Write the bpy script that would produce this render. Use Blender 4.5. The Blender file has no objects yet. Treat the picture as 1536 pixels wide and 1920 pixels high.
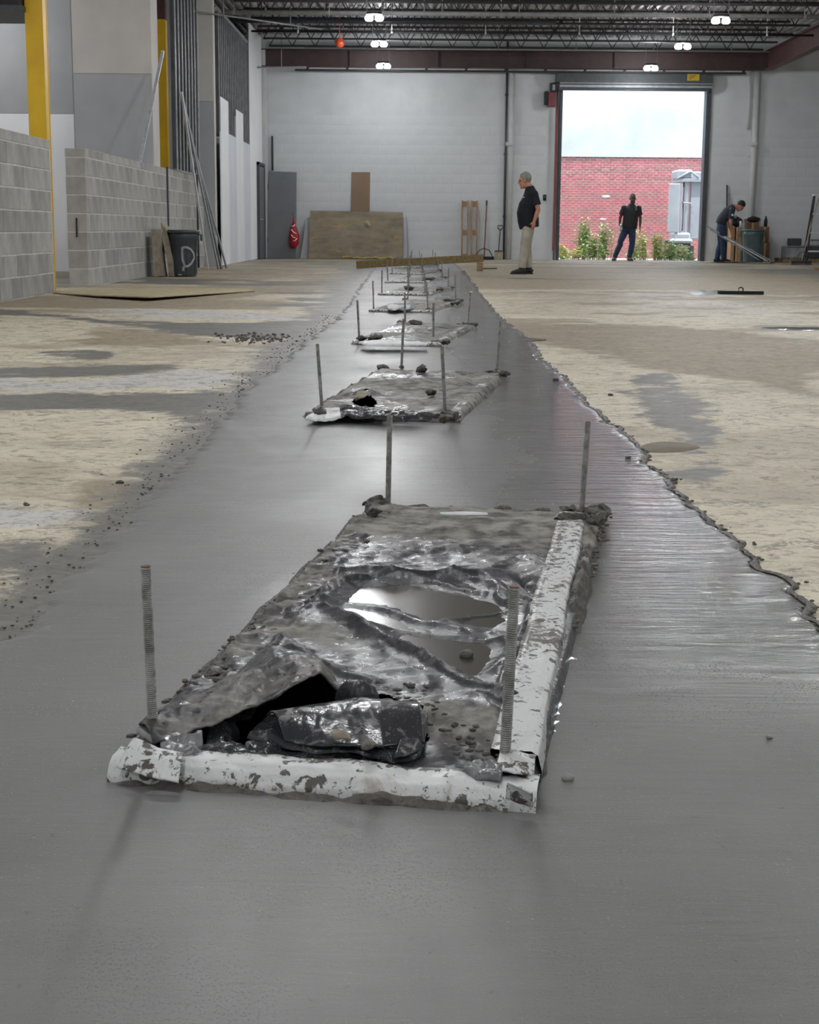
import bpy, bmesh, math, random
import numpy as np
from mathutils import Vector, Matrix, noise as mnoise
random.seed(7); rs = np.random.RandomState(5)
S = bpy.context.scene; COL = S.collection
# ---------------------------------------------------------------- camera, world, sun, lamps, exposure
FPX = 2840.; CH = .82; TH = math.radians(10.57); RO = .008; YA = .0018
R0 = np.array([math.cos(YA), math.sin(YA), 0]); F0 = np.array([-math.sin(YA)*math.cos(TH), math.cos(YA)*math.cos(TH), -math.sin(TH)])
U0 = np.cross(R0, F0)
RR = math.cos(RO)*R0 + math.sin(RO)*U0; UU = -math.sin(RO)*R0 + math.cos(RO)*U0
cam = bpy.data.cameras.new('camera'); camo = bpy.data.objects.new('camera', cam); COL.objects.link(camo)
cam.sensor_fit = 'HORIZONTAL'; cam.sensor_width = 36; cam.lens = FPX/1536*36; cam.clip_start = .05; cam.clip_end = 300
camo.matrix_world = Matrix(((RR[0], UU[0], -F0[0], 0), (RR[1], UU[1], -F0[1], 0), (RR[2], UU[2], -F0[2], CH), (0, 0, 0, 1)))
cam.dof.use_dof = True; cam.dof.focus_distance = 3.6; cam.dof.aperture_fstop = 36
S.camera = camo
w = bpy.data.worlds.new('world'); S.world = w; w.use_nodes = True
w.node_tree.nodes['Background'].inputs[0].default_value = (.80, .90, 1, 1)
w.node_tree.nodes['Background'].inputs[1].default_value = 5.6
sl = bpy.data.lights.new('sun', 'SUN'); sl.energy = 6; sl.angle = .02; sl.color = (1, .96, .9)
so = bpy.data.objects.new('sun', sl); COL.objects.link(so); so.rotation_euler = (math.radians(20), 0, math.radians(25))
LAMPY = [-5.2, -.6, 4.0, 8.6, 13.2, 17.8, 22.4, 27.0, 31.9, 36.3, 41.1]
LAMPX = [-.85, 6.15, -7.85]; LAMPZ = 5.0  # leftmost row is unseen, added as fill to brighten the left drywall
for lx in LAMPX:
    for ly in LAMPY:
        if lx < -5 and ly > 27: continue
        kE = .4 if lx < -5 else 1.5 if ly > 31 else .88 if ly > 14 else .74
        al = bpy.data.lights.new('lamp_and_fill_light', 'AREA'); al.shape = 'DISK'; al.size = .22; al.energy = (34 if ly < 31 else 14)*kE; al.color = (.97, .99, 1)
        ao = bpy.data.objects.new('lamp_and_fill_light', al); ao.location = (lx, ly, LAMPZ-.06); COL.objects.link(ao)
        al = bpy.data.lights.new('lamp_and_fill_glow', 'POINT'); al.shadow_soft_size = .07; al.energy = 95*kE; al.color = (.97, .99, 1)
        ao = bpy.data.objects.new('lamp_and_fill_glow', al); ao.location = (lx, ly, LAMPZ-.03); COL.objects.link(ao)
S.view_settings.view_transform = 'Standard'; S.view_settings.look = 'None'; S.view_settings.exposure = 0; S.view_settings.gamma = 1
S.view_settings.use_curve_mapping = False
# ---------------------------------------------------------------- measuring helpers (ray from a photo point to a real plane)
C0 = np.array([0, 0, CH])
def ray(x, y): return F0 + (x-768)/FPX*RR + (960-y)/FPX*UU
def G(x, y, z=0.): d = ray(x, y); return Vector(C0 + d*(z-CH)/d[2])
def WY(x, y, Y): d = ray(x, y); return Vector(C0 + d*Y/d[1])
def WX(x, y, X): d = ray(x, y); return Vector(C0 + d*X/d[0])
def lerp(a, b, t): return a + (b-a)*t
def vn(x, y, seed=0):                     # value noise on arrays, 0..1
    xi = np.floor(x).astype(np.int64); yi = np.floor(y).astype(np.int64); fx = x-xi; fy = y-yi
    fx = fx*fx*(3-2*fx); fy = fy*fy*(3-2*fy)
    def h(a, b):
        n = (a*374761393 + b*668265263 + seed*974634777) & 0xffffffff
        n = ((n ^ (n >> 13))*1274126177) & 0xffffffff
        return ((n ^ (n >> 16)) & 0xffff)/65535.
    return (h(xi, yi)*(1-fx) + h(xi+1, yi)*fx)*(1-fy) + (h(xi, yi+1)*(1-fx) + h(xi+1, yi+1)*fx)*fy
def fbm(x, y, seed=0, o=4):
    s = 0; a = .5; t = 0
    for i in range(o): s = s + a*vn(x*2**i, y*2**i, seed+i*7); t += a; a *= .5
    return s/t
def inpoly(x, y, P):
    r = np.zeros(x.shape, bool); n = len(P)
    for i in range(n):
        x1, y1 = P[i][0], P[i][1]; x2, y2 = P[i-1][0], P[i-1][1]
        c = (y1 > y) != (y2 > y)
        r ^= c & (x < (x2-x1)*(y-y1)/(y2-y1 if y2 != y1 else 1e-9)+x1)
    return r
# ---------------------------------------------------------------- materials
def srgb(r, g, b):
    f = lambda c: ((c/255+.055)/1.055)**2.4 if c > 10 else c/255/12.92
    return (f(r), f(g), f(b), 1)
class NT:
    def __init__(s, name):
        s.m = bpy.data.materials.new(name); s.m.use_nodes = True; s.t = s.m.node_tree
        s.b = s.t.nodes['Principled BSDF']; s.tc = s.t.nodes.new('ShaderNodeTexCoord')
    def n(s, ty, **k):
        o = s.t.nodes.new(ty)
        for a, v in k.items():
            if hasattr(o, a): setattr(o, a, v)
            else: s.put(o.inputs[a.replace('_', ' ')], v)
        return o
    def put(s, i, v):
        if isinstance(v, bpy.types.NodeSocket): s.t.links.new(v, i)
        else: i.default_value = v
    def set(s, **k):
        for a, v in k.items(): s.put(s.b.inputs[a.replace('_', ' ')], v)
    def coord(s, kind='Object', scale=(1, 1, 1), rot=(0, 0, 0), loc=(0, 0, 0)):
        mp = s.n('ShaderNodeMapping'); s.t.links.new(s.tc.outputs[kind], mp.inputs[0])
        mp.inputs['Scale'].default_value = scale; mp.inputs['Rotation'].default_value = rot; mp.inputs['Location'].default_value = loc
        return mp.outputs[0]
    def geo(s, scale=(1, 1, 1)):           # world position
        g = s.n('ShaderNodeNewGeometry'); mp = s.n('ShaderNodeMapping'); s.t.links.new(g.outputs['Position'], mp.inputs[0]); mp.inputs['Scale'].default_value = scale
        return mp.outputs[0]
    def noise(s, scale=5, detail=4, rough=.55, co=None, dist=0):
        o = s.n('ShaderNodeTexNoise'); o.inputs['Scale'].default_value = scale; o.inputs['Detail'].default_value = detail
        o.inputs['Roughness'].default_value = rough; o.inputs['Distortion'].default_value = dist
        s.t.links.new(co if co is not None else s.tc.outputs['Object'], o.inputs['Vector']); return o.outputs[0]
    def ramp(s, fac, stops):
        o = s.n('ShaderNodeValToRGB'); s.put(o.inputs[0], fac); e = o.color_ramp.elements
        while len(e) < len(stops): e.new(.5)
        for i, (p, c) in enumerate(stops):
            e[i].position = p; e[i].color = c if hasattr(c, '__len__') else (c, c, c, 1)
        return o.outputs[0]
    def mix(s, fac, a, b, bt='MIX'):
        o = s.n('ShaderNodeMix'); o.data_type = 'RGBA'; o.blend_type = bt
        s.put(o.inputs[0], fac); s.put(o.inputs[6], a); s.put(o.inputs[7], b); return o.outputs[2]
    def math(s, op, a, b=0., c=None):
        o = s.n('ShaderNodeMath'); o.operation = op; s.put(o.inputs[0], a); s.put(o.inputs[1], b)
        if c is not None: s.put(o.inputs[2], c)
        return o.outputs[0]
    def bump(s, h, strength=.3, dist=.01, nrm=None):
        o = s.n('ShaderNodeBump'); s.put(o.inputs['Height'], h); o.inputs['Strength'].default_value = strength; o.inputs['Distance'].default_value = dist
        if nrm is not None: s.t.links.new(nrm, o.inputs['Normal'])
        s.t.links.new(o.outputs[0], s.b.inputs['Normal']); return o.outputs[0]
def simple(name, c, rough=.6, metal=0, c2=None, sc=8, bs=.1, bsc=60, rnd=0, lo=.35, hi=.65, rr=None):
    m = NT(name); c2 = c2 or tuple(x*.75 for x in c[:3])+(1,)
    col = m.mix(m.ramp(m.noise(sc), [(lo, 0), (hi, 1)]), c, c2)
    if rnd:
        oi = m.n('ShaderNodeObjectInfo'); v = m.math('MULTIPLY_ADD', oi.outputs['Random'], rnd, 1-rnd/2)
        cc = m.n('ShaderNodeCombineColor')
        for i in range(3): m.put(cc.inputs[i], v)
        col = m.mix(1., col, cc.outputs[0], 'MULTIPLY')
    m.set(Base_Color=col, Roughness=rough, Metallic=metal)
    if rr: m.set(Roughness=m.ramp(m.noise(sc*2), [(.35, rr[0]), (.65, rr[1])]))
    if bs: m.bump(m.noise(bsc, 3), bs, .004)
    return m.m
M = {}
M['cmu'] = simple('grey_block', srgb(172, 171, 168), .9, c2=srgb(154, 153, 150), sc=4, bs=.4, bsc=90, rnd=.34)
M['mortar'] = simple('mortar', srgb(214, 213, 210), .9, bs=.3)
M['paintblock'] = simple('white_painted_block', srgb(208, 211, 214), .6, c2=srgb(198, 201, 205), sc=1.5, bs=.15, bsc=40, rnd=.03)
M['paintwall'] = simple('white_paint', srgb(205, 206, 207), .6, c2=srgb(190, 191, 192), sc=2, bs=.1)
M['dry_grey'] = simple('grey_drywall', srgb(176, 178, 181), .8, c2=srgb(166, 168, 171), sc=1.2, bs=.02)
M['dry_light'] = simple('pale_drywall', srgb(206, 203, 198), .8, c2=srgb(194, 191, 187), sc=1.2, bs=.02)
M['dry_white'] = simple('white_drywall', srgb(243, 245, 248), .7, c2=srgb(236, 238, 242), sc=1.2, bs=.02, rnd=.12)
M['yellow'] = simple('yellow_paint', srgb(226, 184, 24), .45, c2=srgb(214, 170, 20), sc=3, bs=.03)
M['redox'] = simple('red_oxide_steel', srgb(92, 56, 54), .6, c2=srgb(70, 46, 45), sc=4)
M['darksteel'] = simple('dark_steel', srgb(44, 44, 46), .55, .3, c2=srgb(34, 33, 34), sc=5)
M['deck'] = simple('galvanised_deck', srgb(214, 210, 214), .5, 0, c2=srgb(148, 142, 148), sc=1.5, bs=.05)
M['galv'] = simple('galvanised_steel', srgb(196, 200, 204), .38, .3, c2=srgb(168, 173, 178), sc=12, bs=.03)
M['stud'] = simple('dull_galvanised_stud', srgb(160, 163, 166), .45, .25, c2=srgb(132, 135, 138), sc=6, bs=.03)
M['rod'] = simple('zinc_rod', srgb(176, 177, 175), .4, .3, c2=srgb(126, 126, 122), sc=40, bs=0, rr=(.3, .6))
M['rust'] = simple('rusty_steel', srgb(140, 116, 96), .7, .2, c2=srgb(110, 86, 66), sc=60)
M['studshade'] = simple('shaded_stud_web', srgb(84, 86, 89), .5, .2, c2=srgb(70, 71, 74), sc=3, bs=0, rnd=.5)  # same steel as the studs, web shade put into the colour
M['dry_white2'] = simple('dim_white_drywall', srgb(218, 222, 228), .8, c2=srgb(210, 214, 221), sc=1.2, bs=.02)
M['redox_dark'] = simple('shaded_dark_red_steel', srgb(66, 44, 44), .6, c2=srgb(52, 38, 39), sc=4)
M['silvertape'] = simple('silver_tape', srgb(150, 152, 155), .25, .3, c2=srgb(116, 118, 121), sc=25, bs=.3, bsc=30)
M['greypaint'] = simple('grey_door_paint', srgb(112, 115, 120), .5, c2=srgb(104, 107, 112), sc=2, bs=.03)
M['greypipe'] = simple('pale_grey_pipe', srgb(150, 150, 150), .5, bs=.02)
M['frame'] = simple('dark_grey_frame', srgb(70, 76, 80), .5, .2, bs=.02)
M['slat'] = simple('light_grey_slat', srgb(160, 163, 170), .45, .3, bs=.02)
M['ply'] = simple('dusty_plywood', srgb(148, 134, 112), .75, c2=srgb(128, 117, 102), sc=3, bs=.1)
M['hardboard'] = simple('brown_hardboard', srgb(138, 115, 94), .7, c2=srgb(128, 106, 88), sc=2, bs=.03)
M['tan'] = simple('tan_plywood_edge', srgb(186, 172, 140), .8, bs=.2)
M['wood'] = simple('pallet_wood', srgb(164, 134, 100), .75, c2=srgb(130, 104, 78), sc=10, bs=.2)
M['conc'] = simple('broken_concrete', srgb(168, 160, 142), .9, c2=srgb(140, 132, 118), sc=8, bs=.6, bsc=40)
M['plasticgrey'] = simple('grey_bin_plastic', srgb(72, 78, 84), .42, c2=srgb(62, 68, 74), sc=4, bs=.05)
M['greenbin'] = simple('green_grey_bin_plastic', srgb(88, 106, 108), .4, c2=srgb(76, 92, 94), sc=4, bs=.05)
M['spray'] = simple('grey_spray_paint', srgb(168, 170, 170), .7, bs=.1)
M['red'] = simple('red_plastic', srgb(190, 30, 42), .35, c2=srgb(160, 24, 36), sc=8)
M['whitep'] = simple('white_plastic', srgb(226, 228, 230), .5, c2=srgb(210, 212, 214), bs=.02)
M['brownwet'] = simple('brown_wet_stain', srgb(128, 118, 98), .6, bs=.05)
M['orange'] = simple('orange_plastic', srgb(214, 84, 44), .4)
M['cardboard'] = simple('cardboard', srgb(176, 138, 104), .8, c2=srgb(160, 124, 92), sc=3, bs=.05)
M['cardboard_dark'] = simple('brown_cardboard', srgb(128, 92, 62), .8, c2=srgb(112, 80, 54), sc=3, bs=.05)
M['black'] = simple('black_fabric', srgb(34, 35, 40), .8, c2=srgb(26, 27, 31), sc=12, bs=.2)
M['blackshirt'] = simple('black_shirt_cloth', srgb(24, 27, 36), .85, c2=srgb(18, 20, 28), sc=9, bs=.25, bsc=14)
M['greyshirt'] = simple('charcoal_shirt_cloth', srgb(44, 50, 58), .85, c2=srgb(36, 42, 50), sc=9, bs=.25, bsc=14)
M['denim'] = simple('dark_blue_denim', srgb(44, 62, 92), .85, c2=srgb(30, 42, 66), sc=7, bs=.3, bsc=14)
M['khaki'] = simple('khaki_cloth', srgb(186, 180, 166), .85, c2=srgb(164, 158, 146), sc=8, bs=.35, bsc=12)
M['shoe'] = simple('black_boot_leather', srgb(34, 34, 36), .6, bs=.2)
M['sole'] = simple('grey_rubber_sole', srgb(66, 66, 66), .8)
M['skin'] = simple('light_skin', srgb(196, 140, 114), .55, c2=srgb(182, 124, 100), sc=9, bs=.03)
M['skindark'] = simple('dark_brown_skin', srgb(92, 62, 48), .5, c2=srgb(78, 52, 42), sc=9, bs=.03)
M['greyhair'] = simple('grey_hair', srgb(158, 154, 146), .8, c2=srgb(112, 108, 102), sc=30, bs=.6, bsc=90)
M['blackhair'] = simple('black_hair', srgb(28, 26, 26), .7, bs=.6, bsc=90)
M['eye'] = simple('dark_eye', srgb(30, 26, 24), .2, bs=0)
M['lip'] = simple('lips', srgb(150, 92, 80), .5, bs=0)
M['yel_label'] = simple('yellow_sticker', srgb(206, 172, 40), .5, bs=0)
M['blackink'] = simple('black_ink', srgb(40, 36, 24), .6, bs=0)
M['redmachine'] = simple('dark_red_enamel', srgb(120, 30, 44), .4, bs=.02)
M['stucco'] = simple('white_stucco', srgb(164, 168, 172), .8, c2=srgb(146, 151, 160), sc=.6, bs=.1)
M['extbrick'] = simple('red_brick', srgb(160, 92, 92), .85, c2=srgb(140, 78, 80), sc=3, bs=.3, rnd=.5)
M['extmortar'] = simple('pale_mortar', srgb(192, 182, 182), .9, bs=.2)
M['gravel'] = simple('pale_gravel', srgb(160, 160, 156), .9, c2=srgb(136, 136, 130), sc=12, bs=.6)
M['leaf'] = simple('green_leaf', srgb(158, 178, 118), .6, c2=srgb(132, 158, 104), sc=6, bs=.1)
M['leafy'] = simple('yellow_green_leaf', srgb(186, 188, 108), .6, c2=srgb(160, 174, 104), sc=6, bs=.1)
M['stem'] = simple('weed_stem', srgb(120, 130, 80), .7)
M['truck'] = simple('white_truck_enamel', srgb(154, 159, 165), .35, c2=srgb(140, 146, 154), sc=1, bs=.02)
M['truckdark'] = simple('dark_rubber', srgb(60, 60, 62), .7)
M['brass'] = simple('dark_red_handle', srgb(130, 62, 62), .5)
M['yellowtape'] = simple('yellow_tape', srgb(206, 186, 90), .5)
M['lumber'] = simple('treated_timber', srgb(148, 126, 88), .75, c2=srgb(120, 100, 70), sc=5, bs=.2)
def lumber():
    m = NT('grained_lumber'); co = m.coord(scale=(.7, 12, 12)); n = m.noise(4, 5, .6, co)
    m.set(Base_Color=m.ramp(n, [(.3, srgb(104, 84, 56)), (.55, srgb(146, 124, 86)), (.75, srgb(164, 142, 102))]), Roughness=.75); m.bump(n, .3, .004); M['lumber'] = m.m
lumber()
def plyw():
    m = NT('stained_plywood'); n = m.noise(1.6, 5, .65, m.coord(scale=(1, 3, 3))); y = m.ramp(m.noise(2.3, 5, .7, m.coord(scale=(1, 1, 2.4), loc=(3, 0, 1))), [(.56, 0), (.66, 1)])
    c = m.ramp(n, [(.3, srgb(112, 104, 92)), (.5, srgb(136, 124, 105)), (.7, srgb(150, 138, 116))])
    m.set(Base_Color=m.mix(m.math('MULTIPLY', y, .6), c, srgb(180, 152, 96)), Roughness=.8); m.bump(n, .15, .004); M['ply'] = m.m
plyw()
def emit(name, col, st):
    m = NT(name); m.set(Base_Color=col, Emission_Color=col, Emission_Strength=st, Roughness=.3); return m.m
M['lamp'] = emit('lit_lens', (1, 1, .97, 1), 14)
M['led'] = emit('green_led', (.2, 1, .4, 1), .6)
def black_sheet():
    m = NT('muddy_black_plastic'); p = m.geo()
    big = m.noise(5.5, 5, .62, p, .6); fine = m.noise(38, 4, .6, p, .8)
    at = m.n('ShaderNodeAttribute'); at.attribute_name = 'dirt'; dv = at.outputs['Fac']
    k = m.math('ADD', m.math('MULTIPLY', big, .55), m.math('MULTIPLY', fine, .45))
    k = m.math('ADD', k, m.math('MULTIPLY_ADD', dv, .5, -.25))
    mask = m.ramp(k, [(.40, 0), (.55, 1)])
    dirt = m.mix(m.ramp(m.noise(16, 4, .6, p), [(.38, 0), (.62, 1)]), srgb(76, 73, 68), srgb(148, 145, 136))
    m.set(Base_Color=m.mix(mask, srgb(52, 54, 58), dirt), Roughness=m.ramp(m.math('ADD', m.math('MULTIPLY', mask, .4), m.math('MULTIPLY', fine, .4)), [(.12, .22), (.66, .74)]))
    m.bump(m.math('ADD', m.math('MULTIPLY', fine, .5), m.math('MULTIPLY', m.noise(150, 3, .6, p), .3)), .5, .005); M['sheet'] = m.m
black_sheet()
def black_shiny():
    m = NT('glossy_black_plastic'); p = m.geo(); fine = m.noise(30, 4, .6, p, .5)
    sp = m.n('ShaderNodeTexVoronoi'); sp.inputs['Scale'].default_value = 150; m.t.links.new(p, sp.inputs['Vector'])
    dots = m.ramp(sp.outputs['Distance'], [(.12, 1), (.2, 0)])
    mask = m.math('MAXIMUM', m.ramp(fine, [(.58, 0), (.68, .8)]), m.math('MULTIPLY', dots, .45))
    m.set(Base_Color=m.mix(mask, srgb(50, 52, 57), srgb(128, 127, 122)), Roughness=m.ramp(mask, [(0, .2), (1, .6)]))
    m.bump(m.noise(22, 4, .6, p, 1), .3, .006); M['shiny'] = m.m
black_shiny()
M['liner'] = simple('black_form_liner', srgb(16, 16, 17), .7, bs=.3, bsc=20)
def tape():
    m = NT('mud_spattered_white_tape'); p = m.geo()
    at = m.n('ShaderNodeAttribute'); at.attribute_name = 'dirt'; dv = at.outputs['Fac']
    a = m.ramp(m.math('ADD', m.noise(46, 4, .6, p, .4), m.math('MULTIPLY', dv, .22)), [(.62, 0), (.66, 1)])
    b = m.ramp(m.math('ADD', m.noise(120, 3, .6, m.geo((1, .45, 1)), .6), m.math('MULTIPLY', dv, .3)), [(.68, 0), (.74, .8)])
    smear = m.ramp(m.math('ADD', m.noise(11, 4, .65, p, .6), m.math('MULTIPLY', dv, .2)), [(.6, 0), (.72, .7)])
    c = m.mix(smear, srgb(214, 216, 216), srgb(164, 152, 132)); c = m.mix(m.math('MAXIMUM', a, b), c, srgb(88, 84, 78))
    m.set(Base_Color=c, Roughness=.4); m.bump(m.math('ADD', m.noise(18, 4, .6, p, 1), m.math('MULTIPLY', a, .3)), .45, .008); M['tape'] = m.m
tape()
def mud():
    m = NT('wet_mud'); p = m.geo(); n = m.noise(60, 5, .7, p, .4)
    m.set(Base_Color=m.ramp(n, [(.3, srgb(56, 53, 49)), (.6, srgb(108, 104, 98)), (.75, srgb(136, 132, 125))]), Roughness=m.ramp(m.noise(90, 3, .6, p), [(.35, .25), (.6, .6)])); m.bump(n, .8, .012); M['mud'] = m.m
mud()
def puddle():
    m = NT('muddy_water'); m.set(Base_Color=srgb(70, 67, 60), Roughness=.2, Specular_IOR_Level=.3); m.bump(m.noise(14, 3, .5, m.geo()), .04, .01); M['puddle'] = m.m
puddle()
def wet():
    m = NT('wet_concrete'); p = m.geo()
    c = m.ramp(m.noise(2.2, 5, .6, p), [(.3, srgb(106, 107, 106)), (.7, srgb(119, 120, 118))])
    gl = m.ramp(m.noise(240, 2, .5, p), [(.60, 0), (.68, 1)])
    gl2 = m.math('MULTIPLY', gl, m.ramp(m.noise(3.5, 3, .6, p), [(.42, .15), (.62, 1)]))
    c = m.mix(m.math('MULTIPLY', gl2, .35), c, srgb(196, 198, 194))  # sparkle glints painted into the base colour as pale flecks
    c = m.mix(m.ramp(m.noise(44, 5, .7, p, .6), [(.30, .6), (.36, 0)]), c, srgb(84, 84, 82))
    at = m.n('ShaderNodeAttribute'); at.attribute_name = 'ripple'; rp = at.outputs['Fac']
    rough = m.ramp(m.noise(1.3, 5, .65, m.geo((1.6, .8, 1)), .4), [(.3, .42), (.7, .56)])
    rough = m.math('SUBTRACT', rough, m.math('MULTIPLY', rp, .36))
    rough = m.math('MAXIMUM', m.math('SUBTRACT', rough, m.math('MULTIPLY', gl2, .2)), .12)
    m.set(Base_Color=c, Roughness=rough, Specular_IOR_Level=.7)
    wv = m.noise(1, 4, .6, m.geo((2.0, 21, 1)), .8)
    h = m.math('MULTIPLY', m.math('MULTIPLY', wv, rp), 2.3)
    h = m.math('ADD', h, m.math('MULTIPLY', m.noise(1, 6, .65, m.geo((5, 13, 1)), .8), .45))
    h = m.math('ADD', h, m.math('MULTIPLY', m.noise(190, 3, .6, p), .05))
    h = m.math('ADD', h, m.math('MULTIPLY', gl2, .5))
    m.bump(h, .8, .0042); M['wet'] = m.m
wet()
def floorm():
    m = NT('stained_old_slab'); p = m.geo()
    at = m.n('ShaderNodeVertexColor'); at.layer_name = 'stain'
    sp = m.n('ShaderNodeSeparateColor'); m.t.links.new(at.outputs[0], sp.inputs[0])
    gr, tn, wh = sp.outputs[0], sp.outputs[1], sp.outputs[2]
    n1 = m.noise(.8, 6, .62, p, .4); n2 = m.noise(3.2, 8, .76, p, .6); n3 = m.noise(26, 4, .6, p); n4 = m.noise(14, 6, .75, m.geo((1, 1.5, 1)), .8)
    nn = m.math('ADD', m.math('MULTIPLY', n2, .55), m.math('MULTIPLY', n4, .45))
    nn = m.math('MULTIPLY_ADD', m.math('SUBTRACT', nn, .5), 3.2, .5); nf = m.math('MULTIPLY_ADD', m.math('SUBTRACT', n4, .5), 3., .5)
    base = m.ramp(m.math('ADD', m.math('MULTIPLY', n1, .5), m.math('MULTIPLY', n2, .5)), [(.38, srgb(172, 165, 147)), (.45, srgb(212, 203, 178)), (.58, srgb(229, 221, 198))])
    base = m.mix(m.ramp(nf, [(.08, .9), (.44, 0)]), base, srgb(150, 142, 124))
    tanm = m.ramp(m.math('ADD', m.math('MULTIPLY', tn, .5), m.math('MULTIPLY', nn, .55)), [(.42, 0), (.72, .9)])
    c = m.mix(tanm, base, m.ramp(nf, [(.2, srgb(122, 108, 84)), (.8, srgb(166, 152, 124))]))
    whm = m.ramp(m.math('ADD', m.math('MULTIPLY', wh, .62), m.math('MULTIPLY', nn, .42)), [(.55, 0), (.75, .9)])
    c = m.mix(whm, c, m.ramp(nf, [(.1, srgb(146, 145, 142)), (.5, srgb(206, 206, 204))]))
    grm = m.ramp(m.math('ADD', m.math('MULTIPLY', gr, .66), m.math('MULTIPLY', nn, .5)), [(.52, 0), (.66, 1)])
    c = m.mix(grm, c, m.ramp(nf, [(.1, srgb(90, 89, 84)), (.8, srgb(124, 123, 118))]))
    fl = m.math('MULTIPLY_ADD', m.math('SUBTRACT', m.noise(8, 7, .8, m.geo((.8, 1, 1)), 1.2), .5), 3., .5)
    c = m.mix(m.ramp(fl, [(.64, 0), (.76, .75)]), c, srgb(124, 117, 102))
    c = m.mix(m.ramp(m.noise(55, 4, .8, p, 1), [(.61, 0), (.67, .8)]), c, srgb(84, 80, 72))
    m.set(Base_Color=c, Roughness=m.math('SUBTRACT', m.math('MULTIPLY_ADD', n2, .35, .36), m.math('MULTIPLY', grm, .08)))
    m.bump(m.math('ADD', n2, m.math('MULTIPLY', n3, .4)), .25, .01); M['floor'] = m.m
floorm()
# ---------------------------------------------------------------- mesh helpers
def ident(o): return o
def wloc(o):
    v = Vector((0, 0, 0))
    while o is not None: v += o.location; o = o.parent
    return v
def mobj(name, me, mat, parent=None, smooth=False, kind=None, label=None, shift=True):
    if isinstance(me, bmesh.types.BMesh):
        bmm = me; bmesh.ops.recalc_face_normals(bmm, faces=bmm.faces); me = bpy.data.meshes.new(name); bmm.to_mesh(me); bmm.free()
    if mat is not None and not me.materials: me.materials.append(mat if not isinstance(mat, str) else M[mat])
    if smooth: me.polygons.foreach_set('use_smooth', [True]*len(me.polygons))
    o = bpy.data.objects.new(name, me); COL.objects.link(o)
    if parent is not None:
        if shift: me.transform(Matrix.Translation(-wloc(parent)))
        o.parent = parent
    if kind: o['kind'] = kind
    if label: o['label'] = label
    return o
def thing(name, label, cat, loc=(0, 0, 0), rz=0, group=None, kind=None):
    o = bpy.data.objects.new(name, None); o.empty_display_size = .1; COL.objects.link(o); o.location = loc; o.rotation_euler = (0, 0, rz)
    tag(o, label, cat, group, kind); return o
def tag(o, label=None, cat=None, group=None, kind=None):
    if label: o['label'] = label
    if cat: o['category'] = cat
    if group: o['group'] = group
    if kind: o['kind'] = kind
    return o
def selfloc(o, p):                       # put the origin of a lone mesh at p
    p = Vector(p); o.data.transform(Matrix.Translation(-p)); o.location = p; return o
def copytree(o, parent=None):
    c = o.copy(); COL.objects.link(c)
    if parent is not None: c.parent = parent
    for ch in list(o.children): copytree(ch, c)
    return c
def BM(): return bmesh.new()
def box(bm, c, s, rot=None, taper=None):
    m = Matrix.Translation(Vector(c)) @ (rot.to_4x4() if rot is not None else Matrix.Identity(4)) @ Matrix.Diagonal((s[0], s[1], s[2], 1))
    return bmesh.ops.create_cube(bm, size=1, matrix=m)['verts']
def bbox(bm, a, b): return box(bm, [(a[i]+b[i])/2 for i in range(3)], [abs(b[i]-a[i]) for i in range(3)])
def bevel(bm, w=.005, seg=1): bmesh.ops.bevel(bm, geom=bm.edges[:]+bm.verts[:], offset=w, segments=seg, affect='EDGES', profile=.5)
def bar(bm, p0, p1, wx, wz, up=(0, 0, 1)):  # rectangular bar
    p0 = Vector(p0); p1 = Vector(p1); t = (p1-p0).normalized(); u = Vector(up); s = t.cross(u)
    if s.length < 1e-4: s = t.cross(Vector((0, 1, 0)))
    s.normalize(); u = s.cross(t).normalized(); L = (p1-p0).length
    m = Matrix((s, t, u)).transposed()
    return box(bm, (p0+p1)/2, (wx, L, wz), m)
def tube(bm, pts, r, seg=8, cap=True):
    return loft(bm, pts, [r]*len(pts) if not hasattr(r, '__len__') else r, None, (0, 0, 1), seg)
def loft(bm, pts, ra, rb=None, ref=(0, 1, 0), n=12):
    pts = [Vector(p) for p in pts]; rb = rb or ra; rings = []; ref = Vector(ref)
    for i, p in enumerate(pts):
        t = (pts[min(i+1, len(pts)-1)] - pts[max(i-1, 0)]).normalized()
        b = ref - t*ref.dot(t)
        if b.length < 1e-3: b = Vector((1, 0, 0)) - t*t.x
        if b.length < 1e-3: b = Vector((0, 1, 0)) - t*t.y
        b.normalize(); c = t.cross(b)
        rings.append([bm.verts.new(p + b*ra[i]*math.cos(a) + c*rb[i]*math.sin(a)) for a in [2*math.pi*k/n for k in range(n)]])
    for i in range(len(rings)-1):
        for k in range(n): bm.faces.new((rings[i][k], rings[i][(k+1) % n], rings[i+1][(k+1) % n], rings[i+1][k]))
    bm.faces.new(rings[0][::-1]); bm.faces.new(rings[-1]); return rings
def ell(bm, c, r, rot=None, u=14, v=10):
    m = Matrix.Translation(Vector(c)) @ (rot.to_4x4() if rot is not None else Matrix.Identity(4)) @ Matrix.Diagonal((r[0], r[1], r[2], 1))
    bmesh.ops.create_uvsphere(bm, u_segments=u, v_segments=v, radius=1, matrix=m)
def lathe(bm, c, prof, n=24, sx=1, sy=1):
    c = Vector(c); R = []
    for r, z in prof: R.append([bm.verts.new(c + Vector((r*sx*math.cos(2*math.pi*k/n), r*sy*math.sin(2*math.pi*k/n), z))) for k in range(n)])
    for i in range(len(R)-1):
        for k in range(n): bm.faces.new((R[i][k], R[i][(k+1) % n], R[i+1][(k+1) % n], R[i+1][k]))
    bm.faces.new(R[0][::-1]); bm.faces.new(R[-1])
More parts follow.
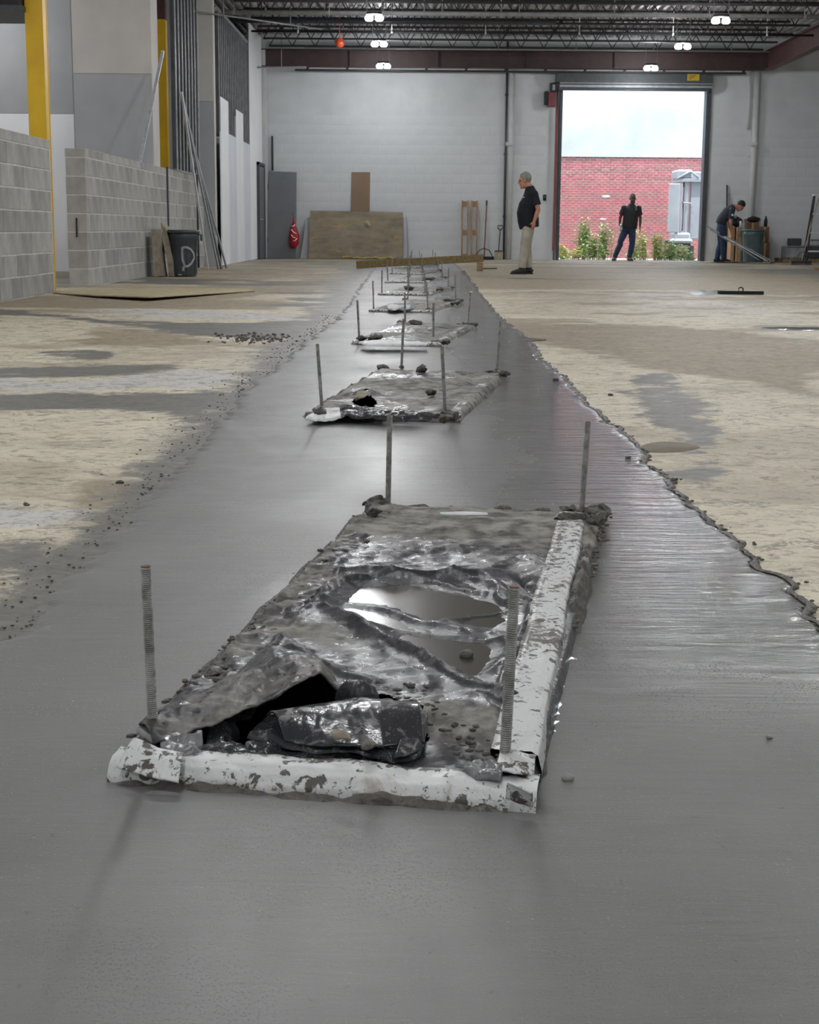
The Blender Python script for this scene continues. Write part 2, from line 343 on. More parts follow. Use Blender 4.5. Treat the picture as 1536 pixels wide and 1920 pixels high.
def grid(name, X, Y, Z, keep=None):        # 2-D arrays -> mesh
    ny, nx = X.shape; me = bpy.data.meshes.new(name)
    idx = np.arange(nx*ny).reshape(ny, nx)
    q = np.stack([idx[:-1, :-1], idx[:-1, 1:], idx[1:, 1:], idx[1:, :-1]], -1).reshape(-1, 4)
    co = np.stack([X, Y, Z], -1).reshape(-1, 3)
    if keep is not None:
        kk = keep.reshape(-1); q = q[kk[q].all(1)]
        used = np.zeros(len(co), bool); used[q.reshape(-1)] = True; mp = np.cumsum(used)-1; co = co[used]; q = mp[q]; me['_u'] = 0; grid.used = used
    else: grid.used = np.ones(len(co), bool)
    me.vertices.add(len(co)); me.vertices.foreach_set('co', co.ravel().astype(np.float32))
    me.loops.add(len(q)*4); me.polygons.add(len(q)); me.loops.foreach_set('vertex_index', q.ravel().astype(np.int32))
    me.polygons.foreach_set('loop_start', np.arange(0, len(q)*4, 4, dtype=np.int32))
    if '_u' in me: del me['_u']
    me.update(calc_edges=True); me.validate(); me.polygons.foreach_set('use_smooth', [True]*len(me.polygons)); return me
def fattr(me, name, vals):
    a = me.attributes.new(name, 'FLOAT', 'POINT'); a.data.foreach_set('value', np.asarray(vals, np.float32).ravel()[:len(me.vertices)])
def roughen(me_or_bm, amp, sc, seed=0):
    for v in me_or_bm.verts:
        v.co += Vector((mnoise.noise(v.co*sc + Vector((seed, 0, 0))), mnoise.noise(v.co*sc + Vector((0, seed+9, 0))), mnoise.noise(v.co*sc + Vector((3, 0, seed+5)))))*amp
# ================================================================ FORMS LAYOUT (shared by the strip and the forms)
Q1 = [(-.460, 2.155), (.180, 2.040), (.552, 4.25), (-.135, 4.36)]
Q2 = [(-.480, 6.56), (.198, 6.44), (.535, 8.50), (-.205, 8.75)]
Q3 = [(-.450, 10.85), (.195, 10.72), (.540, 12.95), (-.140, 13.1)]
def qshift(dy): return [(x, y+dy) for x, y in Q1]
QUADS = [Q1, Q2, Q3] + [qshift(d) for d in (13.05, 16.95, 21.45, 25.95, 30.4, 34.8)]
RODS = [[((-.404, 2.277), (273, 1060)), ((.140, 2.148), (965, 1098)), ((-.071, 4.37), (731, 778)), ((.478, 4.211), (1103, 790))],
        [((-.409, 6.78), (595, 645)), ((.143, 6.677), (829, 650)), ((-.07, 8.891), (757, 598)), ((.484, 8.769), (939, 602))],
        [((-.397, 11.115), (670, 563)), ((.148, 11.342), (813, 568)), ((-.073, 13.057), (759, 548)), ((.472, 13.204), (883, 548))]]
WALLY = 43.4
# ================================================================ SETTING
# ---- old floor slab
ys = [-6.]
while ys[-1] < WALLY: ys.append(ys[-1] + max(.035, abs(ys[-1]-0)*.0075) if ys[-1] > .8 else ys[-1]+.12)
ys[-1] = WALLY+.3; ys = np.array(ys)
xs = np.concatenate([np.arange(-10, -6, .25), np.arange(-6, 8, .065), np.arange(8, 14.2, .2)])
X, Y = np.meshgrid(xs, ys)
def wp(P): return [tuple(G(*p)[:2]) for p in P]
def stain(polys, amp=.18, seed=0, nsm=5):
    out = np.zeros(X.shape)
    for k in range(nsm):
        a = amp*(.55+.22*k)
        ax = X + (fbm(X*2.2, Y*2.2, seed+k*31)-.5)*2*a*(1+Y*.05) + (vn(X*9, Y*9, seed+k)-.5)*.12
        ay = Y + (fbm(X*2.2, Y*2.2, seed+k*31+500)-.5)*2*a*(1+Y*.08) + (vn(X*9, Y*9, seed+k+77)-.5)*.12
        m = np.zeros(X.shape, bool)
        for P in polys: m |= inpoly(ax, ay, P)
        out += m
    return out/nsm
greyL = [wp([(697, 506), (640, 590), (560, 655), (450, 740), (400, 800), (340, 880), (290, 930), (180, 1030), (60, 1130), (0, 1200), (-200, 1500), (-200, 1150), (0, 1150), (95, 1112), (60, 1090), (0, 1088), (-200, 1080), (-200, 1020), (0, 1015), (120, 1012), (210, 960), (295, 905), (345, 860), (365, 815), (330, 772), (160, 766), (0, 768), (-300, 768), (-300, 738), (0, 738), (330, 737), (450, 715), (520, 660), (560, 630), (600, 590), (640, 555), (678, 506)]),
         wp([(-100, 572), (100, 590), (300, 604), (440, 606), (560, 605), (600, 625), (500, 640), (350, 628), (200, 606), (60, 592), (-100, 590)]),
         wp([(-200, 694), (60, 690), (200, 688), (330, 680), (300, 698), (150, 706), (-200, 705)]),
         wp([(60, 660), (180, 655), (240, 668), (120, 678)])]
whiteL = [wp([(-100, 705), (200, 712), (330, 690), (470, 690), (440, 728), (150, 735), (-100, 740)]), wp([(80, 578), (400, 580), (600, 590), (560, 602), (300, 596)]),
          wp([(-200, 930), (100, 950), (200, 940), (130, 1005), (-200, 1010)]), wp([(-200, 1092), (40, 1090), (70, 1115), (0, 1145), (-200, 1150)]),
          ]
whiteR = [wp([(1100, 570), (1300, 560), (1536, 580), (1536, 612), (1300, 600)]), wp([(1420, 600), (1600, 600), (1600, 660), (1480, 660)])]
tanL = [wp([(170, 622), (370, 624), (400, 645), (220, 645)]), wp([(-200, 552), (300, 556), (560, 570), (500, 580), (0, 575)]), wp([(180, 905), (300, 890), (240, 950), (90, 960), (150, 930)]),
        wp([(870, 500), (1700, 505), (1700, 545), (880, 540)]), wp([(960, 605), (1200, 610), (1536, 640), (1700, 700), (1536, 690), (1200, 672), (1000, 640)]), wp([(1100, 640), (1400, 660), (1600, 760), (1400, 720), (1150, 680)]),
        wp([(100, 560), (650, 520), (650, 540), (150, 580)]), wp([(1430, 540), (1700, 540), (1700, 552), (1430, 550)])]
greyR = [wp([(1190, 700), (1270, 700), (1345, 790), (1320, 860), (1270, 830), (1235, 800), (1180, 755)]), wp([(1205, 828), (1260, 820), (1312, 836), (1280, 849), (1215, 848)]),
         wp([(1250, 890), (1380, 850), (1400, 880), (1300, 920)]), wp([(1425, 613), (1600, 612), (1600, 621), (1440, 620)]), wp([(1295, 928), (1380, 922), (1540, 935), (1400, 938)]), wp([(1120, 735), (1150, 733), (1160, 742), (1125, 745)])]
g = np.maximum(stain(greyL, .26, 3, 9), stain(greyR, .22, 11, 9)*.95)
t = stain(tanL, .25, 21); wht = np.maximum(stain(whiteL, .25, 41, 8), .62*stain(whiteR, .4, 44))
xle = np.interp(Y[:, 0], [1, 2.9, 5.2, 10, 30], [-1.4, -.83, -.8, -.8, -.85])[:, None]; g = np.maximum(g, np.exp(-np.clip(xle-X, 0, 9)/(.10+.02*Y))*(X < 0))
far = np.clip((Y-9)/16, 0, 1)
farn = fbm(X*.45, Y*.9, 90)
t = np.clip(t + far*.95*(.35+farn) + (fbm(X*.9, Y*1.2, 66) > .62)*.5, 0, 1)
g = np.clip(g + (fbm(X*.35, Y*1.1, 140, 4) > .60)*far*.8 + (X < -4.5)*(Y < 22)*.25, 0, 1)
keep = ~((X > -.64) & (X < .70) & (Y > -1.5) & (Y < 38.3))
Zf = np.zeros_like(X)
me = grid('floor', X, Y, Zf, keep); u = grid.used
ca = me.color_attributes.new('stain', 'FLOAT_COLOR', 'POINT')
cd = np.stack([g.ravel()[u], t.ravel()[u], wht.ravel()[u], np.ones(u.sum())], -1)[:len(me.vertices)]
ca.data.foreach_set('color', cd.astype(np.float32).ravel())
mobj('floor', me, 'floor', kind='structure', label='old stained cream and grey concrete slab of the hall')
# ---- fresh concrete strip
def edge(P):
    a = np.array([tuple(G(*p)[:2]) for p in P]); o = np.argsort(a[:, 1]); return a[o]
EL = edge([(180, 1030), (340, 880), (450, 740), (560, 655), (640, 590), (697, 508), (0, 1200)])
ER = edge([(1536, 1170), (1480, 1110), (1400, 1040), (1350, 1000), (1290, 945), (1215, 870), (1180, 825), (1110, 770), (1060, 712), (1012, 670), (1002, 650), (975, 627), (945, 605), (905, 560), (885, 530), (868, 508)])
yy = [-2.]
while yy[-1] < 38.6: yy.append(yy[-1] + (.018 if yy[-1] < 7 else .03 if yy[-1] < 14 else .08))
yy = np.array(yy)
xl = np.interp(yy, EL[:, 0+1], EL[:, 0], left=-.84); xr = np.interp(yy, ER[:, 1], ER[:, 0], left=.872)
xl = np.where(yy < 2.9, -.83 - (2.9-yy)*.35, xl); xr = np.where(yy < 3.1, .872 + (3.1-yy)*.10, xr)
xr = xr + (fbm(yy*6, yy*0, 3)-.5)*.07 + (vn(yy*26, yy*0, 4)-.5)*.022
xr = xr + .13*np.exp(-((yy-11.55)/.12)**2)
xl = xl + (fbm(yy*5, yy*0, 8)-.5)*.12 + (vn(yy*22, yy*0, 9)-.5)*.04
STRIPX = (yy, xl, xr)
ns = 70; sv = np.linspace(0, 1, ns)
XX = xl[:, None] + (xr-xl)[:, None]*sv[None]; YY = np.repeat(yy[:, None], ns, 1)
ed = np.minimum(sv, 1-sv)[None]*(xr-xl)[:, None]
ZZ = .007*np.clip(ed/.03, 0, 1) - .004*(ed < .001) + .0012*(fbm(XX*4, YY*4, 12)-.5)*2
ZZ += .008*np.exp(-((ed-.02)/.018)**2)*(sv[None] > .5)*vn(YY*14, XX*14, 2)
for L_, h_, w_ in (([(1085, 1303), (1160, 1312), (1290, 1300)], .0022, .02), ([(1150, 1300), (1110, 1350), (1085, 1420)], -.002, .02), ([(730, 1430), (760, 1530), (860, 1690), (1000, 1915)], .002, .018), ([(110, 1490), (195, 1455)], .003, .018), ([(430, 1150), (520, 1090), (640, 1020)], .0018, .02), ([(1180, 1560), (1320, 1540), (1450, 1600)], .0015, .02), ([(400, 790), (520, 870), (700, 860)], .002, .03)):
    Lw = wp(L_); dd_ = np.full(XX.shape, 9.)
    for i in range(len(Lw)-1):
        ax_, ay_ = Lw[i]; bx_, by_ = Lw[i+1]; ux, uy = bx_-ax_, by_-ay_; s_ = np.clip(((XX-ax_)*ux+(YY-ay_)*uy)/(ux*ux+uy*uy), 0, 1); dd_ = np.minimum(dd_, np.hypot(XX-ax_-s_*ux+(fbm(XX*8, YY*8, 3)-.5)*.03, YY-ay_-s_*uy))
    ZZ += h_*np.exp(-(dd_/w_)**2)
ripple = np.clip((XX+.1)/.9, 0, 1)*np.clip((YY-2.3)/.7, 0, 1)*1.0 + .12
ZZ += .0028*(fbm(XX*2.4+4, YY*26+fbm(XX*2, YY*2, 3)*3, 55, 3)-.5)*np.clip(ripple-.25, 0, 1)*np.clip(1-ed*0+(YY < 14)*0, 0, 1)
keep = np.ones(XX.shape, bool)
def inset(q, d):
    c = np.mean(np.array(q), 0); return [tuple(np.array(p)+(c-np.array(p))*d/np.linalg.norm(c-np.array(p))) for p in q]
for q in QUADS: keep &= ~inpoly(XX, YY, inset(q, .10))
me = grid('wet_concrete_strip', XX, YY, ZZ, keep); fattr(me, 'ripple', np.clip(ripple, 0, 1.3).ravel()[grid.used])
mobj('wet_concrete_strip', me, 'wet', kind='structure', label='freshly poured smooth wet grey concrete strip')
# ---- enclosing walls and ground
def wallobj(name, a, b, mat, label=None): bm = BM(); bbox(bm, a, b); return mobj(name, bm, mat, kind='structure', label=label)
wallobj('wall_right', (14, -6.3, 0), (14.3, WALLY+.3, 6.3), 'paintwall')
wallobj('wall_rear', (-10.3, -6.3, 0), (14.3, -6, 6.3), 'paintwall')
wallobj('wall_left', (-10.3, -6.3, 0), (-10, WALLY+.3, 6.3), 'dry_white')
DX0, DX1, DZ1 = WY(1048, 400, WALLY).x, WY(1316, 400, WALLY).x, WY(1185, 168, WALLY).z
# back wall of painted blocks, 300 of them singly
wb = thing('wall_back', None, None, (0, WALLY, 0)); tag(wb, 'white painted block wall across the far end of the hall', None, None, 'structure')
bm = BM()
for a, b in (((-10, WALLY-.031, 0), (DX0, WALLY+.3, 6.3)), ((DX1, WALLY-.031, 0), (14, WALLY+.3, 6.3)), ((DX0, WALLY-.031, DZ1), (DX1, WALLY+.3, 6.3))): bbox(bm, a, b)
mobj('wall_core', bm, 'paintblock', wb)
BL, BH = .52, .262
bm = BM(); box(bm, (0, 0, 0), (BL-.004, .05, BH-.004)); bmesh.ops.bevel(bm, geom=bm.edges[:], offset=.002, segments=1, affect='EDGES')
bme = bpy.data.meshes.new('painted_block'); bm.to_mesh(bme); bm.free(); bme.materials.append(M['paintblock'])
stuff = BM(); nb = 0
for r in range(22):
    z = BH*(r+.5)
    for c in range(-9, 27):
        x = c*BL + (BL/2 if r % 2 else 0)
        if z+BH/2 > 5.95: continue
        x0, x1 = max(x-BL/2, -4.25), min(x+BL/2, 13.9)
        if x1-x0 < .06: continue
        if z-BH/2 < DZ1 and x1 > DX0 and x0 < DX1:
            if x0 < DX0: x1 = DX0
            elif x1 > DX1: x0 = DX1
            else: continue
            if x1-x0 < .05: continue
        whole = abs((x1-x0)-BL) < 1e-6
        if whole and nb < 299 and x < 11.6 and (x < 3.6 or x > 8 or z > DZ1):
            o = bpy.data.objects.new('painted_block', bme); COL.objects.link(o); o.parent = wb; o.location = (x, -.012+rs.uniform(-.0015, .0015), z); nb += 1
        else: bbox(stuff, (x0+.002, WALLY-.036, z-BH/2+.002), (x1-.002, WALLY+.013, z+BH/2-.002))
so_ = mobj('painted_block_courses', stuff, 'paintblock', wb, kind='stuff')
# ---- roof deck, girders, joists
pitch = .2; prof = []
x = -10.
while x < 14: prof += [(x, 6.13), (x+.08, 6.13), (x+.10, 6.05), (x+.18, 6.05)]; x += pitch
PX = np.array([p[0] for p in prof])[None].repeat(2, 0); PZ = np.array([p[1] for p in prof])[None].repeat(2, 0); PY = np.array([[-6.]*len(prof), [WALLY+.2]*len(prof)])
me = grid('ceiling', PX, PY, PZ); me.polygons.foreach_set('use_smooth', [False]*len(me.polygons))
mobj('ceiling', me, 'deck', kind='structure', label='ribbed galvanised roof deck')
bm = BM(); bbox(bm, (-10.3, -6.3, 6.14), (14.3, WALLY+.3, 6.4)); mobj('trim_1', bm, 'darksteel', kind='structure')
def ibeam(name, p0, p1, h, wd, label, mat='redox'):
    t = thing(name, label, 'beam', p0, 0); L = Vector(p1)-Vector(p0); up = Vector((0, 0, 1)); mid0 = Vector(p0); mid1 = Vector(p1)
    bm = BM(); bar(bm, mid0+up*.01, mid1+up*.01, wd, .02); mobj('bottom_flange', bm, mat, t)
    bm = BM(); bar(bm, mid0+up*(h-.01), mid1+up*(h-.01), wd, .02); mobj('top_flange', bm, mat, t)
    bm = BM(); bar(bm, mid0+up*h/2, mid1+up*h/2, .014, h-.035); mobj('web_plate', bm, mat, t)
    for k in range(1, int(L.length/2.4)):
        c = mid0 + L*(k*2.4/L.length); bm = BM(); d = L.normalized(); s = d.cross(up)
        bar(bm, c+s*(wd/4)+up*.03, c+s*(wd/4)+up*(h-.03), wd/2-.01, .012, up=d); mobj('stiffener', bm, mat, t)
    return t
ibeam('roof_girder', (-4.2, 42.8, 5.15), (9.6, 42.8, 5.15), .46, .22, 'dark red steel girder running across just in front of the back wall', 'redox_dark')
ibeam('roof_girder', (9.55, 20.0, 5.13), (9.55, 42.6, 5.13), .5, .24, 'dark red steel girder running along the right side towards the back wall')
jm = {}
def bar_joist(yj, zb, x0, x1, label, grp='open web joists under the roof deck', top=6.04):
    t = thing('bar_joist', label, 'joist', (x0, yj, zb), 0, grp)
    key = (round(top-zb, 3), x1-x0)
    if key not in jm:
        L = x1-x0; h = top-zb
        bt = BM(); bbox(bt, (0, -.05, h-.045), (L, -.006, h)); bbox(bt, (0, .006, h-.045), (L, .05, h))
        bb = BM(); bbox(bb, (.3, -.045, 0), (L-.3, -.006, .045)); bbox(bb, (.3, .006, 0), (L-.3, .045, .045))
        mt = bpy.data.meshes.new('top_chord'); bt.to_mesh(mt); mb = bpy.data.meshes.new('bottom_chord'); bb.to_mesh(mb)
        br = BM(); bar(br, (0, 0, .02), (.3, 0, h-.03), .022, .022, up=(0, 1, 0)); ma = bpy.data.meshes.new('web_bar'); br.to_mesh(ma)
        br = BM(); bar(br, (0, 0, h-.03), (.3, 0, .02), .022, .022, up=(0, 1, 0)); md = bpy.data.meshes.new('web_bar'); br.to_mesh(md)
        for q in (mt, mb, ma, md): q.materials.append(M['darksteel'])
        jm[key] = (mt, mb, ma, md)
    mt, mb, ma, md = jm[key]
    for n, q in (('top_chord', mt), ('bottom_chord', mb)):
        o = bpy.data.objects.new(n, q); COL.objects.link(o); o.parent = t
    k = 0; x = .3
    while x < x1-x0-.5:
        o = bpy.data.objects.new('web_bar', ma if k % 2 == 0 else md); COL.objects.link(o); o.parent = t; o.location = (x, 0, 0); x += .3; k += 1
for i, yj in enumerate([41.3, 39.7, 38.1, 36.5, 34.9, 33.3, 31.7]):
    nm = ['nearest the back wall', 'second', 'third', 'fourth', 'fifth', 'sixth', 'seventh', 'eighth', 'ninth'][i]
    bar_joist(yj, 5.5, -4.15 if yj > 33 else -8.5, 9.4, 'dark open web steel joist under the roof, ' + (nm if i == 0 else nm+' one out from the back wall'))
t = thing('bridging_rail', 'thin dark steel rail hung below the girder along the back wall', 'rail', (-3.3, 42.8, 5.07))
bm = BM(); bar(bm, (-3.3, 42.8, 5.07), (9.0, 42.8, 5.07), .05, .05); mobj('rail_bar', bm, 'darksteel', t)
for k in range(12):
    bm = BM(); bar(bm, (-3.0+k*1.08, 42.8, 5.08), (-2.9+k*1.08, 42.8, 5.155), .03, .03, up=(0, 1, 0)); bar(bm, (-2.9+k*1.08, 42.8, 5.08), (-3.0+k*1.08, 42.8, 5.155), .02, .02, up=(0, 1, 0)); mobj('hanger', bm, 'darksteel', t)
# pipes under the roof
def pipe(name, label, p0, p1, r, mat, hang=0, htop=6.06):
    t = thing(name, label, 'pipe', p0); bm = BM(); tube(bm, [p0, p1], r, 12); mobj('pipe_run', bm, mat, t, True)
    for k in range(hang):
        c = Vector(p0).lerp(Vector(p1), (k+.5)/hang); bm = BM(); tube(bm, [c+Vector((0, 0, r)), (c.x, c.y, htop)], .012, 6); tube(bm, [c-Vector((.02, 0, 0)), c+Vector((.02, 0, 0))], r*1.2, 12); mobj('pipe_hanger', bm, 'whitep' if mat == 'darksteel' else mat, t)
    return t
a = WY(350, 22, 34.1); b = WY(1536, 34, 34.1); pipe('sprinkler_main', 'thick pale grey pipe running the width of the hall under the joists', (a.x, 34.1, a.z), (9.4, 34.1, a.z), .05, 'greypipe', 7, 6.08)
pipe('dark_pipe', 'upper of two thick dark pipes under the joists on the left', (-4.1, 36.0, 5.66), (2.6, 36.0, 5.66), .06, 'darksteel', 5, 6.08)
pipe('dark_pipe', 'lower of two thick dark pipes under the joists on the left', (-4.3, 36.2, 5.50), (3.2, 36.2, 5.50), .055, 'frame', 5, 6.08)
pipe('thin_pipe', 'thin grey conduit crossing below the far joists', (-2.9, 40.9, 5.43), (9.2, 40.9, 5.43), .016, 'greypipe', 6, 6.08)
pipe('thin_pipe', 'thin black pipe crossing the whole width in front of the third joist', (-3.9, 37.3, 5.4), (9.4, 37.3, 5.4), .025, 'darksteel', 6, 6.08)
a = WY(352, 28, 32.5); pipe('thin_pipe', 'thin grey pipe reaching from the left wall at the top of the pier', (a.x, 32.4, 5.2), (-2.2, 36.5, 5.36), .018, 'greypipe', 2, 6.08)
pipe('thin_pipe', 'short thin pale conduit beside the far left corner', (-4.2, 41.5, 5.0), (-2.9, 41.5, 5.02), .018, 'greypipe', 1, 6.08)
o = mobj('hanging_ball', (lambda bm: (ell(bm, (0, 0, 0), (.11, .11, .12)), tube(bm, [(0, 0, .1), (0, 0, 1.0)], .008, 6), bm)[2])(BM()), 'orange', smooth=True)
c = WY(637, 80, 37.2); o.location = c; tag(o, 'small round orange ball hanging under the roof joists on the left', 'ball')
# ceiling lamps
def lamp(x, y, label, grp):
    t = thing('ceiling_lamp', label, 'lamp', (x, y, LAMPZ), 0, grp)
    bm = BM(); box(bm, (x, y, LAMPZ+.10), (.30, .2, .05)); bevel(bm, .01); mobj('housing', bm, 'darksteel', t)
    for s in (-1, 1):
        bm = BM(); lathe(bm, (x+s*.105, y, LAMPZ-.045), [(.02, 0), (.06, .0), (.084, .03), (.084, .07), (.05, .12)], 16); mobj('lit_lens', bm, 'lamp', t, True)
        bm = BM(); tube(bm, [(x+s*.15, y, LAMPZ+.12), (x+s*.15, y, 5.98)], .008, 6); mobj('hanger_rod', bm, 'greypipe', t)
for lx, sd in ((LAMPX[0], 'left'), (LAMPX[1], 'right')):
    for ly, nm in ((31.9, 'highest and nearest'), (36.3, 'middle'), (41.1, 'lowest, nearest the back wall')):
        lamp(lx, ly, f'lit twin ceiling lamp in the {sd} row, {nm} of three', f'lamps of the {sd} row')
# ================================================================ LEFT SIDE
BMESH = {}
def blockwall(name, label, x, y0, y1, n, top_half=True, seed=0, cbl=.5, cbh=.25, th=.27):
    t = thing(name, label, 'wall', (x-th/2, y0, 0)); r_ = random.Random(seed)
    H = n*cbh + (cbh/2 if top_half else 0)
    bm = BM(); bbox(bm, (x-th+.004, y0+.012, 0), (x-.004, y1-.012, H-.006)); mobj('mortar_bed', bm, 'mortar', t)
    rows = n + (1 if top_half else 0)
    for r in range(rows):
        h = cbh if r < n else cbh/2; z = r*cbh + h/2; y = y0 - (cbl/2 if r % 2 else 0)
        while y < y1-.02:
            a, b = max(y, y0), min(y+cbl, y1)
            if b-a > .06:
                key = (round(b-a, 2), h)
                if key not in BMESH:
                    q = BM(); box(q, (0, 0, 0), (th, b-a-.015, h-.014)); bmesh.ops.bevel(q, geom=q.edges[:], offset=.004, segments=1, affect='EDGES')
                    mm = bpy.data.meshes.new('block'); q.to_mesh(mm); q.free(); mm.materials.append(M['cmu']); BMESH[key] = mm
                o = bpy.data.objects.new('block', BMESH[key]); COL.objects.link(o); o.parent = t; o.location = (r_.uniform(-.0025, .0025), (a+b)/2-y0, z)
            y += cbl
    return t
blockwall('block_wall', 'grey block wall at the left edge in front of the first yellow column', -4.52, 13.2, 19.25, 7, True, 1)
blockwall('block_wall', 'long grey block wall between the two yellow columns with the bin against it', -4.50, 21.15, 29.5, 7, True, 2)
blockwall('block_wall', 'short grey block wall under the standing steel studs', -4.52, 29.6, 33.1, 7, True, 3)
bm = BM(); box(bm, (-4.64, 21.143, .81), (.018, .012, .26)); o = mobj('wall_slot', bm, 'liner'); selfloc(o, (-4.64, 21.143, .81)); tag(o, 'narrow dark slot in the end face of the long block wall', 'slot')
def ycol(p, w_, d_, ztop, label):
    t = thing('steel_column', label, 'column', (p[0], p[1], 0)); x, y = p
    bm = BM(); bbox(bm, (x, y, 0), (x+w_, y+.02, ztop)); mobj('front_flange', bm, 'yellow', t)
    bm = BM(); bbox(bm, (x, y+d_, 0), (x+w_, y+d_+.02, ztop)); mobj('back_flange', bm, 'yellow', t)
    bm = BM(); bbox(bm, (x+w_-.03, y+.02, 0), (x+w_-.005, y+d_, ztop)); mobj('side_plate', bm, 'yellow', t)
    bm = BM(); bbox(bm, (x, y, ztop), (x+w_, y+d_+.02, 6.05)); mobj('unpainted_top', bm, 'redox', t, label='bare dark red upper end')
ycol((-4.80, 19.35), .22, .20, 5.9, 'nearest yellow steel column at the end of the first block wall')
ycol((-5.08, 30.4), .24, .22, WY(297, 36, 30.4).z, 'farther yellow steel column standing behind the long block wall')
def panel(name, x0, x1, y, z0, z1, mat, parent, th=.03):
    bm = BM(); bbox(bm, (x0+.003, y, z0+.003), (x1-.003, y+th, z1-.003)); return mobj(name, bm, mat, parent)
def facewall(name, label, x0, x1, y, zs, mats, depth=.3):
    t = thing(name, label, None, ((x0+x1)/2, y, 0)); t['kind'] = 'structure'
    bm = BM(); bbox(bm, (x0, y+.031, 0), (x1, y+depth, 6.05)); mobj('wall_core', bm, 'dry_light', t)
    for i in range(len(mats)): panel('drywall_sheet', x0, x1, y, zs[i], zs[i+1], mats[i], t)
    return t
xa = WY(141, 300, 28.4).x
zA = WY(60, 213, 28.4).z
facewall('wall_left_bay', 'white and grey drywall wall facing the camera behind the first yellow column', -9.9, xa, 28.4, [0, zA, 6.05], ['dry_white', 'dry_grey'])
xb0, xb1 = WY(139, 200, 27.6).x, WY(286, 200, 27.6).x; zB = WY(210, 138, 27.6).z
facewall('wall_left_pier', 'pale drywall pier between the yellow columns with a seam near its top', xb0, xb1, 27.6, [0, zB-1.22-1.22, zB, 6.05], ['dry_grey', 'dry_grey', 'dry_light'], .7)
xc0, xc1 = WY(357, 250, 33.2).x, WY(402, 250, 33.2).x; zC = WY(380, 190, 33.2).z
facewall('wall_left_far_pier', 'narrow grey drywall pier right of the standing studs', xc0, xc1, 33.2, [0, zC, 6.05], ['dry_grey', 'dry_light'], .3)
# studs over the short block wall
def studs(name, label, x, y0, y1, z0, z1, n, back=True):
    t = thing(name, label, 'studs', (x, y0, z0), 0)
    me = None
    for k in range(n):
        y = lerp(y0, y1, (k+.5)/n)
        z0k = z0(k) if callable(z0) else z0
        bm = BM(); bbox(bm, (x-.10, y-.022, z0k), (x-.094, y+.022, z1)); bbox(bm, (x-.10, y-.022, z0k), (x-.012, y-.018, z1)); q_ = mobj('stud', bm, 'studshade', t); bm = BM(); bbox(bm, (x-.022, y-.024, z0k), (x, y+.022, z1)); mobj('stud_flange', bm, 'galv', q_)
    bm = BM(); bbox(bm, (x-.11, y0, z1), (x+.006, y1, z1+.05)); mobj('top_track', bm, 'stud', t)
    return t
tt = studs('stud_wall', 'bare steel wall studs standing on the short block wall beside the yellow column', -4.56, 29.65, 33.1, 1.92, 5.85, 8)
bm = BM(); bbox(bm, (-4.665, 29.65, 1.885), (-4.55, 33.1, 1.92)); mobj('bottom_track', bm, 'stud', tt)
bm = BM(); bbox(bm, (-5.3, 31.5, 0), (-5.2, 33.5, 6)); mobj('wall_left_inner', bm, 'dry_grey', kind='structure')
# staggered white boards with studs above, along x=-4.2
XB = -4.2
pys = [WX(q, 480, XB).y for q in (404, 418, 432, 446, 459, 471, 484)]
pys[0] = 33.5
pz = [2.86, 3.6, 2.9, 3.55, 2.9, 5.9]
bw = thing('wall_left_boarded', None, None, (XB, pys[0], 0)); tag(bw, 'left wall of staggered white boards over bare studs near the far corner', None, None, 'structure')
for i in range(6):
    bm = BM(); bbox(bm, (XB-.012, pys[i]+.004, .01), (XB, pys[i+1]-.004 if i < 5 else WALLY-.7, pz[i])); mobj('white_board', bm, 'dry_white' if i in (1, 3, 5) else 'dry_white2', bw)
for k in range(18):
    y = lerp(pys[0], pys[5], (k+.5)/18); i = max(j for j in range(6) if pys[j] <= y)
    bm = BM(); bbox(bm, (XB-.13, y-.022, pz[i]-.1), (XB-.125, y+.022, 5.35)); bbox(bm, (XB-.13, y-.022, pz[i]-.1), (XB-.026, y-.017, 5.35)); q_ = mobj('stud', bm, 'studshade', bw); bm = BM(); bbox(bm, (XB-.032, y-.024, pz[i]-.1), (XB-.014, y+.022, 5.35)); mobj('stud_flange', bm, 'stud', q_)
bm = BM(); bbox(bm, (XB-.14, pys[0], 5.35), (XB-.005, pys[5], 5.42)); mobj('top_track', bm, 'stud', bw)
bm = BM(); bbox(bm, (XB-.35, pys[0], 0), (XB-.3, WALLY, 5.5)); mobj('wall_left_backing', bm, 'dry_grey', kind='structure')
bm = BM(); bbox(bm, (XB-.06, WALLY-.65, 0), (XB+.1, WALLY-.05, 5.9)); mobj('trim_2', bm, 'paintwall', kind='structure', label='white corner pilaster at the far left')
# door on the left wall near the corner
t = thing('door_1', None, None, (XB, 41.4, 0)); tag(t, 'grey steel door in the left wall by the far corner', None, None, 'structure')
bm = BM(); bbox(bm, (XB+.005, 41.2, .02), (XB+.05, 42.6, 2.45)); mobj('door_leaf', bm, 'greypaint', t)
bm = BM(); bbox(bm, (XB+.0, 41.1, 0), (XB+.07, 41.19, 2.55)); bbox(bm, (XB+.0, 42.61, 0), (XB+.07, 42.7, 2.55)); bbox(bm, (XB+.0, 41.1, 2.47), (XB+.07, 42.7, 2.55)); mobj('door_frame', bm, 'frame', t)
bm = BM(); tube(bm, [(XB+.05, 41.4, 1.05), (XB+.12, 41.4, 1.05), (XB+.12, 41.55, 1.05)], .015, 8); mobj('door_handle', bm, 'galv', t)
